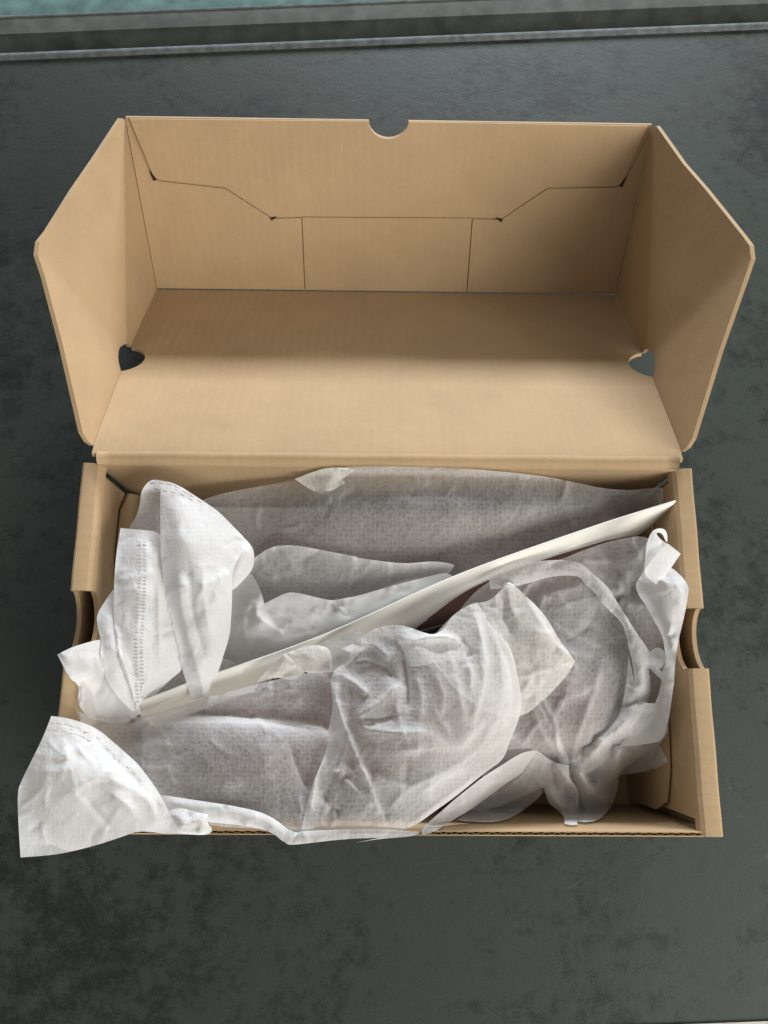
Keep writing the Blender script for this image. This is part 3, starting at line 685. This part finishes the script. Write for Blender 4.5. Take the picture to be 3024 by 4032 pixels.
for i in range(n - 1):
    for k in range(K - 1):
        a = i * K + k; F.append((a, a + 1, a + K + 1, a + K)); m_ = n * K; F.append((m_ + a, m_ + a + K, m_ + a + K + 1, m_ + a + 1))
    F.append((i * K, (i + 1) * K, n * K + (i + 1) * K, n * K + i * K))
for e in (0, n - 1):
    for k in range(K - 1): F.append((e * K + k, n * K + e * K + k, n * K + e * K + k + 1, e * K + k + 1))
obj('sheet', V, F, M_paper, PB, True)
# ---- front bag
sheet('body', FRONT, pl(N4, [(500, 160, 82), (600, 205, 82), (720, 215, 84), (870, 208, 86), (1000, 186, 88), (1250, 108, 92), (1400, 63, 94)]) + pl(N5, [(200, 905, 97), (500, 824, 100), (640, 790, 101), (830, 748, 102), (1000, 730, 102), (1080, 680, 102), (1120, 760, 106), (1120, 1100, 107)]) +
      pl(A, [(1430, 1500, 106), (1360, 1690, 112), (1300, 1692, 113), (1100, 1672, 113), (900, 1660, 113), (720, 1600, 112)]) + pl(N4, [(1000, 760, 112), (900, 640, 110), (800, 500, 106), (680, 380, 102), (600, 300, 98), (520, 240, 92)]),
      [pl(A, [(640, 1190, 96), (780, 1182, 98), (950, 1180, 100), (1200, 1196, 100), (1430, 1230, 98)]), pl(A, [(620, 1240, 101), (800, 1215, 104), (1000, 1210, 106), (1200, 1225, 106), (1400, 1255, 104)]),
       pl(A, [(700, 1400, 109), (900, 1380, 116), (1150, 1390, 118), (1280, 1380, 114)]), pl(A, [(800, 1500, 111), (1000, 1520, 114), (1200, 1540, 114)]), 
       pl(A, [(1430, 1300, 108), (1400, 1450, 108)]), pl(A, [(900, 1120, 98), (1100, 1090, 101), (1350, 1060, 103)])], M_body, seed=21, gap=.0028, edge=.2, crumple=0.00048, rid=[(pl(A, [(640, 1190), (780, 1180), (950, 1180), (1200, 1194), (1430, 1228)]), -2.6, 20, 9), (pl(A, [(620, 1236), (800, 1212), (1000, 1208), (1200, 1222), (1400, 1250)]), 2.2, 14, 40), (pl(A, [(1262, 1310), (1290, 1400), (1342, 1505)]), -2.2, 14, 8), (pl(A, [(1400, 1215), (1440, 1260), (1400, 1400)]), -2, 12, 12),
       (pl(A, [(1300, 1520), (1315, 1600), (1300, 1680)]), 1.8, 12, 12), (pl(A, [(900, 1120), (1100, 1085), (1350, 1055)]), 1.5, 16, 20), (pl(A, [(560, 1330), (680, 1300), (760, 1310)]), 1.2, 16, 16)])
# base layer over the heel, to the right
sheet('body', FRONT, pl(B, [(560, 900, 96), (420, 720, 90), (400, 690, 88), (470, 600, 90), (560, 535, 92), (700, 492, 96), (830, 462, 97), (900, 432, 97), (1000, 396, 97), (1080, 376, 97), (1170, 366, 98), (1230, 420, 98), (1245, 520, 97), (1255, 800, 92), (1240, 1000, 86), (1215, 1150, 76), (1140, 1230, 66), (1060, 1310, 58), (980, 1400, 50), (860, 1420, 48), (760, 1390, 54), (600, 1450, 50), (500, 1480, 50), (520, 1200, 84)]),
      [pl(B, [(730, 630, 101), (800, 600, 103), (920, 560, 104), (980, 600, 102)]), pl(B, [(1060, 520, 92), (1085, 590, 88), (1060, 640, 86)]), pl(B, [(1060, 450, 99), (1090, 510, 99), (1200, 500, 96)]), pl(B, [(900, 480, 98), (1000, 540, 94), (1090, 590, 96)]),
       pl(B, [(880, 720, 98), (1000, 760, 90), (1060, 800, 88)]), pl(B, [(860, 860, 102), (900, 1000, 99), (820, 1080, 96), (850, 1230, 80)]), pl(B, [(990, 900, 96), (980, 1080, 88), (900, 1180, 84)]), pl(B, [(1080, 640, 95), (1200, 650, 92)]), pl(B, [(700, 1000, 100), (680, 1200, 86)]), pl(B, [(800, 1120, 80), (815, 1220, 78), (855, 1300, 70)])], M_body, seed=22, fine=1.7, gap=.0028, edge=.2, crumple=0.00072, rid=[(pl(B, [(730, 632), (800, 600), (920, 560)]), 2.4, 10, 16), (pl(B, [(1058, 450), (1075, 490), (1090, 520), (1098, 590), (1062, 632)]), 2.4, 8, 14), (pl(B, [(900, 475), (1000, 540), (1090, 580)]), 1.8, 14, 12), (pl(B, [(800, 1120), (815, 1220), (856, 1300)]), 3, 10, 10), (pl(B, [(870, 700), (960, 720), (1040, 800)]), 1.6, 20, 20), (pl(B, [(1070, 640), (1210, 650)]), 2, 8, 12), (pl(B, [(860, 850), (880, 900), (850, 1000), (810, 1080)]), 2, 24, 14), (pl(B, [(860, 1300), (900, 1150), (960, 1000), (990, 860)]), 2.2, 14, 20), (pl(B, [(860, 1300), (980, 1180), (1060, 1060)]), 2.2, 12, 16), (pl(B, [(850, 1300), (760, 1180), (700, 1040)]), 2, 14, 16), (pl(B, [(690, 900), (720, 1020), (800, 1180)]), 1.6, 16, 16), (pl(B, [(760, 700), (860, 760), (1000, 820)]), 1.8, 20, 12), (pl(B, [(950, 420), (1010, 470), (1080, 480), (1160, 440)]), 2, 12, 12), (pl(B, [(600, 560), (700, 560), (800, 520)]), 2, 12, 16)])
# layers in front of the board, mostly with the painted warm tint
sheet('flap', FRONT, pl(N5, [(960, 540, 104), (1080, 500, 108), (1180, 460, 110), (1250, 560, 108), (1160, 640, 106), (1110, 700, 104), (1000, 742, 103), (985, 640, 103)]), [], M_fab, seed=23, crumple=0.00018)
sheet('flap', FRONT, pl(N5, [(700, 618, 107), (780, 590, 108), (860, 562, 109), (960, 570, 109), (1000, 602, 108), (1012, 700, 106), (1000, 742, 105), (900, 746, 105), (835, 746, 106), (770, 690, 106)]),
      [pl(N5, [(930, 580, 111), (900, 650, 112), (840, 740, 108)]), pl(N5, [(720, 625, 109), (790, 690, 107), (835, 740, 107)])], M_warm_tint, seed=24, crumple=0.00024)
sheet('flap', FRONT, pl(N5, [(516, 806, 103), (560, 750, 104), (640, 672, 107), (702, 616, 110), (770, 682, 111), (832, 742, 109), (770, 786, 106), (720, 790, 105), (650, 774, 105), (580, 788, 103)]),
      [pl(N5, [(700, 630, 112), (690, 700, 109), (640, 760, 106)])], M_warm_tint, seed=25, crumple=0.00024)
# frill in the front right corner
sheet('flap', FRONT, pl(N3, [(250, 330, 58), (330, 300, 60), (480, 350, 58), (620, 366, 60), (690, 318, 66), (715, 312, 67), (760, 400, 62), (798, 470, 58), (740, 510, 54), (690, 547, 50), (600, 560, 46), (500, 575, 42), (400, 590, 38), (310, 600, 34)]), [pl(N3, [(690, 320, 68), (730, 400, 64), (770, 480, 58)])], M_fab, seed=26, crumple=0.00024)
sheet('fold', FRONT, pl(N6, [(330, 712, 40), (430, 638, 46), (560, 560, 52), (700, 500, 58), (860, 480, 62), (890, 515, 60), (880, 552, 56), (800, 622, 48), (700, 690, 40), (620, 718, 36), (540, 726, 34), (430, 722, 36)]), [], M_fab, seed=27, crumple=0.00024)
sheet('fold', FRONT, pl(N6, [(1040, 380, 66), (1120, 270, 74), (1200, 218, 79), (1380, 60, 88), (1430, -20, 92), (1540, -60, 94), (1700, -40, 92), (1720, 140, 78), (1659, 218, 70), (1600, 258, 64), (1550, 282, 62), (1390, 400, 50), (1382, 500, 44), (1350, 612, 38), (1300, 670, 36), (1258, 712, 34), (1170, 727, 32), (1122, 720, 34), (1110, 520, 54)]),
      [pl(N6, [(1060, 360, 70), (1140, 400, 76), (1190, 480, 70), (1300, 600, 48), (1345, 612, 42)]), pl(N6, [(1200, 290, 84), (1300, 180, 90), (1420, 60, 95)]), pl(N6, [(1300, 260, 74), (1380, 220, 74), (1500, 215, 76), (1540, 270, 68)]), pl(N6, [(1170, 390, 66), (1210, 460, 60), (1240, 470, 62)]), pl(N6, [(1385, 240, 82), (1380, 330, 70), (1375, 420, 58)]), pl(N6, [(1200, 600, 52), (1160, 700, 40)])], M_fab, seed=28, fine=1.7, c=6, crumple=0.00054, rid=[(pl(N6, [(1060, 352), (1140, 400), (1190, 480), (1260, 560), (1345, 612)]), 3, 10, 18), (pl(N6, [(1120, 270), (1300, 140), (1400, 40)]), 2.4, 12, 20), (pl(N6, [(1390, 225), (1480, 212), (1530, 260)]), 2.2, 12, 12), (pl(N6, [(1168, 390), (1205, 460), (1250, 470)]), -2.5, 12, 12), (pl(N6, [(1388, 230), (1380, 330), (1378, 420)]), 2.4, 10, 10), (pl(N6, [(1120, 540), (1180, 620), (1170, 720)]), 2.2, 10, 12)])
sheet('fold', FRONT, pl(N6, [(962, 108, 88), (985, 150, 88), (1010, 200, 86), (1040, 265, 82), (1068, 340, 78), (1030, 360, 74), (1000, 345, 74), (985, 260, 78), (970, 180, 84)]), [], M_fab, seed=29, crumple=0.00012)
sheet('fold', FRONT, pl(N6, [(780, 262, 82), (855, 257, 84), (900, 290, 82), (940, 320, 80), (1000, 348, 78), (1062, 352, 78), (1066, 440, 74), (1100, 480, 70), (1124, 522, 66), (1126, 610, 56), (1116, 742, 44), (1075, 744, 43), (1034, 736, 43), (1032, 684, 48), (990, 650, 52), (930, 602, 56), (912, 550, 60), (895, 500, 64), (750, 560, 58), (620, 612, 52), (560, 642, 48), (420, 650, 46), (500, 560, 54), (640, 440, 66), (740, 360, 74)]),
      [pl(N6, [(855, 260, 86), (800, 360, 78), (740, 440, 72), (640, 520, 64)]), pl(N6, [(950, 340, 78), (1020, 400, 80), (1060, 450, 78), (1120, 520, 70)]), pl(N6, [(1040, 490, 70), (1035, 560, 62), (1060, 590, 58), (1080, 540, 62)]), pl(N6, [(900, 500, 66), (980, 600, 66), (1050, 650, 58)]), pl(N6, [(870, 380, 76), (960, 460, 70)])], M_fab, seed=30, fine=1.7, c=6, crumple=0.00042, rid=[(pl(N6, [(855, 258), (805, 350), (740, 430), (640, 510), (500, 590)]), 2.4, 10, 20), (pl(N6, [(950, 330), (1020, 390), (1062, 440), (1122, 520)]), 2.6, 14, 10), (pl(N6, [(1040, 480), (1032, 560), (1060, 595), (1085, 540)]), -3, 12, 12), (pl(N6, [(898, 500), (980, 600), (1035, 680)]), 2.4, 10, 14), (pl(N6, [(1060, 590), (1080, 660), (1070, 740)]), 2, 10, 10)])
sheet('hem', FRONT, pl(N6, [(98, 796, 100), (108, 770, 103), (130, 738, 105), (200, 680, 106), (300, 590, 104), (400, 510, 102), (500, 430, 100), (600, 368, 96), (720, 290, 92), (790, 262, 90), (856, 257, 88), (838, 290, 86), (820, 312, 84), (780, 370, 82), (740, 420, 80), (680, 452, 80), (560, 540, 82), (430, 640, 86), (300, 712, 92), (180, 790, 98), (112, 810, 99)]),
      [pl(N6, [(170, 750, 104), (300, 640, 102), (450, 530, 98), (600, 430, 93), (740, 330, 89)])], M_fab, seed=31, fine=1.7, c=6, crumple=0.00030)

# gathered hood over the heel, then the crumpled crown of the bag
sheet('fold', FRONT, pl(G, [(640, 480, 108), (720, 400, 111), (800, 312, 114), (870, 262, 116), (920, 240, 117), (1000, 235, 117), (1060, 180, 117), (1105, 134, 117), (1150, 150, 117), (1200, 202, 116), (1255, 248, 115), (1325, 332, 114), (1375, 425, 113), (1425, 492, 111), (1472, 560, 109), (1432, 630, 106), (1378, 692, 103), (1300, 770, 100), (1180, 870, 98), (1000, 850, 104), (800, 700, 112)]),
      [pl(G, [q]) for q in ((1100, 260, 118), (1250, 420, 118), (1180, 600, 110), (1300, 580, 110), (1000, 420, 119))], M_warm_tint, seed=32, crumple=0.00048, rid=[(pl(G, [(1105, 134), (1120, 260), (1160, 330)]), 2, 20, 10), (pl(G, [(1205, 210), (1260, 300), (1350, 450), (1470, 560)]), 3, 10, 40), (pl(G, [(1470, 560), (1380, 560), (1300, 500), (1220, 480)]), 2.2, 12, 16), (pl(G, [(980, 340), (1060, 430), (1125, 510)]), 2, 14, 20), (pl(G, [(1190, 650), (1280, 600), (1360, 600)]), 1.8, 12, 18), (pl(G, [(1090, 200), (1080, 330), (1140, 430)]), -2, 14, 18)])
sheet('fold', FRONT, pl(G, [(500, 436, 120), (600, 432, 122), (700, 420, 123), (780, 416, 123), (850, 446, 122), (892, 490, 120), (910, 545, 119), (840, 548, 120), (730, 562, 121), (640, 580, 121), (575, 590, 120), (545, 520, 119)]), [], M_fab, seed=33, crumple=0.00018)
sheet('body', FRONT, pl(G, [(198, 486, 114), (250, 472, 117), (300, 432, 119), (380, 376, 121), (480, 358, 122), (560, 368, 122), (640, 400, 121), (705, 416, 119), (760, 380, 119), (800, 312, 120), (870, 264, 121), (915, 246, 121), (960, 262, 122), (1000, 350, 122), (1080, 432, 121), (1130, 502, 114), (1160, 650, 109), (1186, 770, 105), (1165, 882, 103), (1120, 985, 102), (1082, 1095, 101), (1000, 1150, 102), (900, 1230, 103), (800, 1310, 105), (700, 1380, 108), (620, 1440, 111), (520, 1487, 114), (300, 1482, 114), (100, 1480, 114), (-22, 1490, 115)]) +
      pl(A, [(1320, 1640, 114), (1340, 1562, 113), (1368, 1462, 112), (1408, 1372, 112), (1440, 1262, 112)]) + pl(G, [(120, 960, 113), (156, 812, 114), (144, 700, 114), (144, 640, 114), (166, 600, 114), (240, 562, 113), (246, 512, 113)]),
      [pl(G, [q]) for q in ((300, 800, 125), (420, 620, 124), (560, 700, 129), (800, 720, 134), (700, 880, 134), (900, 600, 130), (500, 1050, 131), (700, 1120, 129), (350, 1250, 123), (1000, 800, 124), (640, 500, 129), (200, 1300, 119), (550, 1330, 119), (850, 980, 128))], M_hump, seed=34, gap=.0025, crumple=0.00042, rid=[(pl(G, [(470, 436), (600, 442), (760, 424), (850, 455), (900, 505), (915, 545)]), 4.1, 40, 12), (pl(G, [(250, 876), (330, 832), (400, 790), (480, 715), (525, 655)]), 4.5, 22, 48), (pl(G, [(255, 890), (350, 930), (500, 946), (640, 945), (695, 970)]), 5, 20, 52),
       (pl(G, [(172, 640), (166, 750), (205, 880), (245, 980), (300, 1120), (360, 1225)]), 4.7, 12, 26), (pl(G, [(200, 632), (280, 682), (352, 745)]), 4.7, 14, 20), (pl(G, [(918, 275), (960, 420), (982, 560), (972, 700), (925, 850), (905, 940)]), 5.4, 14, 34),
       (pl(G, [(530, 500), (550, 600), (562, 700), (568, 850)]), -5.4, 12, 24), (pl(G, [(845, 430), (885, 490), (910, 545)]), -4.1, 10, 16), (pl(G, [(360, 1175), (450, 1200), (565, 1245)]), 4.1, 12, 24), (pl(G, [(300, 1100), (350, 1230), (390, 1330), (425, 1410)]), 4.7, 10, 24),
       (pl(G, [(450, 1062), (580, 1040), (700, 1022), (850, 1022), (955, 910), (1025, 815)]), 3.5, 50, 20), (pl(G, [(205, 1190), (300, 1285), (380, 1365)]), 4.1, 10, 24), (pl(G, [(90, 1255), (150, 1350), (205, 1392)]), -4.1, 8, 20), (pl(G, [(1060, 480), (1110, 640), (1115, 800), (1060, 960)]), 3.0, 20, 40),
       (pl(G, [(890, 560), (908, 640), (900, 710)]), 3.5, 10, 16), (pl(G, [(290, 872), (400, 878), (520, 850)]), -3.4, 14, 14), (pl(G, [(20, 1400), (60, 1180), (110, 1060)]), 3.4, 8, 16), (pl(G, [(600, 1300), (760, 1190), (900, 1130)]), 2.4, 24, 24), (pl(G, [(140, 1170), (230, 1150), (290, 1190)]), 2.7, 14, 14),
       (pl(G, [(1000, 350), (1060, 520), (1085, 700), (1050, 880), (960, 1020), (840, 1110)]), 2.6, 40, 18), (pl(G, [(760, 430), (800, 560), (850, 760), (880, 940)]), 1.8, 16, 30), (pl(G, [(420, 1400), (560, 1250), (760, 1160), (960, 1040)]), 2.4, 14, 30), (pl(G, [(560, 1450), (760, 1310), (960, 1160)]), 2, 10, 20),
       (pl(G, [(260, 470), (380, 470), (480, 560)]), 3, 20, 12), (pl(G, [(240, 580), (330, 560), (440, 600), (500, 680)]), -3, 14, 20), (pl(G, [(600, 620), (640, 760), (620, 900)]), 2, 14, 26), (pl(G, [(700, 600), (760, 740), (740, 880)]), 1.6, 12, 20), (pl(G, [(480, 1000), (560, 1100), (540, 1240)]), -2, 14, 14), (pl(G, [(60, 1440), (160, 1290), (230, 1050), (190, 880)]), 2, 14, 14), (pl(G, [(460, 1440), (380, 1300), (300, 1200)]), -2.4, 10, 14)])
# upper edge of the mouth: a pale hem that runs round the heel and down the right side
sheet('hem', FRONT, pl(N7, [(-420, 640, 104), (-280, 560, 105), (-140, 520, 106), (0, 500, 106), (120, 490, 107), (280, 483, 107), (430, 505, 107), (500, 560, 108), (600, 650, 108), (700, 740, 108), (765, 850, 107), (870, 1020, 106), (980, 1190, 104), (1080, 1330, 102), (1135, 1450, 100), (1200, 1530, 98), (1260, 1659, 96)]) + pl(B, [(1180, 900, 92), (1190, 1000, 86), (1150, 1100, 80), (1060, 1205, 74), (1000, 1280, 72), (930, 1330, 70), (860, 1320, 70), (870, 1285, 74), (950, 1205, 80), (1030, 1130, 84), (1065, 1085, 88), (1090, 960, 94), (1098, 850, 98)]) +
      pl(N7, [(950, 1659, 98), (930, 1450, 100), (890, 1300, 102), (850, 1120, 103), (800, 1042, 104), (720, 970, 105), (630, 870, 106), (560, 772, 106), (480, 712, 106), (440, 642, 106), (330, 628, 105), (150, 640, 104), (0, 690, 103), (-200, 740, 102), (-400, 760, 101)]),
      [pl(N7, [(280, 560, 108), (480, 600, 108.5), (640, 760, 108.5), (800, 950, 107), (930, 1150, 105.5), (1000, 1330, 103.5)]), pl(N7, [(1010, 1500, 102), (1020, 1659, 99)]), pl(N7, [(-200, 640, 106), (0, 590, 108)]), pl(B, [(1120, 960, 96), (1080, 1100, 88), (980, 1220, 79), (900, 1290, 75)])], M_hump, seed=35, fine=1.7, c=6, crumple=0.00030)
sheet('hem', FRONT, pl(N7, [(948, 722, 108), (985, 660, 110), (1040, 575, 112), (1120, 520, 114), (1290, 555, 115), (1350, 605, 116), (1405, 662, 117), (1440, 715, 118), (1452, 765, 118), (1432, 900, 117), (1400, 1050, 116), (1350, 1250, 114), (1322, 1450, 112), (1312, 1659, 110)]) + pl(B, [(1280, 960, 106), (1262, 1100, 98), (1238, 1190, 92), (1190, 1202, 88), (1110, 1212, 82), (1060, 1215, 78), (1110, 1150, 82), (1180, 1090, 86), (1225, 1000, 92), (1235, 900, 98)]) + pl(N7, [(1238, 1450, 104), (1228, 1330, 106), (1198, 1170, 107), (1130, 1062, 107), (1050, 905, 106), (985, 825, 107)]),
      [pl(N7, [(1100, 700, 115), (1180, 900, 116), (1260, 1100, 116), (1290, 1300, 114)]), pl(N7, [(1380, 700, 119), (1390, 850, 119), (1350, 1050, 117)]), pl(N7, [(1210, 1200, 110), (1280, 1180, 113)])], M_dense, seed=36, fine=1.7, c=6, crumple=0.00030)
sheet('flap', FRONT, pl(N7, [(1090, 1340, 102), (1140, 1300, 104), (1200, 1310, 106), (1240, 1370, 107), (1235, 1440, 106), (1190, 1500, 103), (1140, 1470, 101), (1105, 1410, 101)]), [pl(N7, [(1170, 1400, 105)])], M_fab, seed=37, crumple=0.00018)
# drawstring end looped over the hem
sheet('drawstring', FRONT, pl(N7, [(1030, 592, 117), (1036, 560, 118), (1040, 480, 120), (1055, 350, 124), (1085, 252, 128), (1125, 200, 131), (1190, 187, 132), (1235, 206, 130), (1252, 262, 126), (1250, 325, 122), (1228, 296, 125), (1212, 252, 128), (1176, 226, 130), (1148, 238, 130), (1160, 262, 129), (1200, 305, 127), (1262, 342, 124), (1200, 420, 121), (1110, 520, 118)]), [], M_dense, step=8, seed=38, crumple=0, soft=1)
sheet('drawstring', FRONT, pl(N7, [(1050, 640, 119), (1030, 592, 121), (1100, 490, 124), (1190, 390, 127), (1255, 332, 128), (1330, 390, 127), (1376, 430, 125), (1345, 470, 124), (1292, 552, 121), (1232, 640, 119), (1150, 715, 117)]), [], M_dense, step=8, seed=39, crumple=0.00012, soft=1)

# long hem along the front edge and the corner that hangs out of the box
sheet('hem', FRONT, pl(A, [(1245, 1738, 117), (1262, 1745, 117), (1340, 1737, 116), (1500, 1718, 116), (1659, 1712, 116)]) + pl(B, [(0, 1602, 116), (100, 1586, 116), (230, 1577, 115), (264, 1560, 115), (180, 1552, 115)]) + pl(A, [(1659, 1672, 117), (1450, 1678, 117), (1310, 1684, 118), (1280, 1692, 118)]), [pl(A, [(1280, 1722, 118), (1450, 1700, 117.5), (1659, 1692, 117.5)])], M_fab, seed=40, crumple=0.00030, keep=False)
sheet('hem', FRONT, pl(A, [(640, 1520, 116), (720, 1529, 117), (800, 1541, 117), (900, 1556, 117), (1000, 1571, 118), (1100, 1591, 118), (1160, 1611, 118), (1212, 1641, 118), (1252, 1677, 118), (1300, 1692, 118), (1275, 1720, 118), (1262, 1743, 117), (1225, 1725, 117), (1200, 1700, 117), (1165, 1684, 116), (1110, 1668, 115), (1020, 1655, 115), (940, 1648, 115), (880, 1640, 115), (760, 1610, 115), (680, 1580, 115)]),
      [pl(A, [(760, 1560, 118), (950, 1590, 118.5), (1100, 1622, 119), (1200, 1672, 119)])], M_dense, seed=41, crumple=0.00036, keep=False)
sheet('fold', FRONT, pl(A, [(700, 1640, 117), (735, 1595, 119), (785, 1580, 121), (850, 1600, 121), (906, 1612, 121), (902, 1650, 119), (925, 1672, 117), (920, 1692, 116), (890, 1702, 116), (800, 1697, 116), (720, 1690, 116)]),
      [pl(A, [(735, 1600, 121), (800, 1660, 125), (895, 1620, 124)]), pl(A, [(780, 1590, 124), (850, 1640, 119), (870, 1690, 121)]), pl(A, [(820, 1690, 117), (880, 1650, 124)]), pl(A, [(750, 1660, 118), (770, 1690, 122)])], M_fab, seed=42, crumple=0.00036, c=6, keep=False)
ring = pl(N4, [(335, 197, 128), (430, 209, 127), (520, 234, 124), (600, 264, 121), (660, 300, 120), (720, 350, 120), (800, 420, 120), (870, 482, 121), (906, 516, 121), (950, 576, 122), (1000, 640, 122), (1040, 704, 122), (1072, 762, 122), (1112, 842, 122), (1165, 925, 120), (1190, 962, 118), (1100, 971, 117), (1000, 956, 117), (910, 951, 118), (860, 962, 118), (800, 986, 117), (650, 1036, 114), (500, 1076, 110), (350, 1106, 106), (134, 1122, 102), (125, 980, 112), (118, 850, 119), (114, 692, 124), (140, 620, 126), (200, 500, 128), (260, 380, 129), (300, 290, 129)])
sheet('flap', FRONT, ring,
      [pl(N4, [q]) for q in ((500, 560, 132), (300, 620, 130), (300, 850, 123), (700, 560, 128), (820, 760, 129), (600, 960, 118), (400, 980, 117), (800, 920, 122))], M_dense, seed=44, crumple=0.00036, keep=False, rid=[(pl(N4, [(335, 802), (380, 760), (440, 715), (550, 640), (650, 592), (730, 612), (900, 690), (980, 770), (1022, 880), (1100, 938)]), 2.6, 60, 30), (pl(N4, [(540, 700), (600, 790), (650, 850), (720, 922), (900, 946)]), -2.4, 40, 14), (pl(N4, [(330, 490), (480, 425), (620, 372)]), 1.2, 12, 8),
       (pl(N4, [(270, 880), (280, 960), (300, 1040)]), 1.6, 12, 12), (pl(N4, [(480, 690), (530, 770)]), 1.5, 10, 14), (pl(N4, [(640, 380), (760, 500), (850, 580), (940, 690)]), -1.5, 14, 14), (pl(N4, [(240, 560), (400, 560), (600, 500)]), 1.2, 30, 16), (pl(N4, [(720, 700), (840, 790), (900, 870)]), 2, 20, 16), (pl(N4, [(130, 800), (260, 700), (330, 560)]), 1.2, 20, 14)])
stitches(FRONT, [(pl(N4, [(325, 243), (430, 256), (520, 282), (600, 320), (665, 362)]), 20, 27, 0), (pl(N4, [(305, 291), (430, 304), (520, 326), (600, 368)]), 20, 27, 0),
                 (pl(N4, [(690, 410), (800, 500), (880, 580), (950, 660)]), 14, 34, 0)], 2.5)
#SHEETS_END
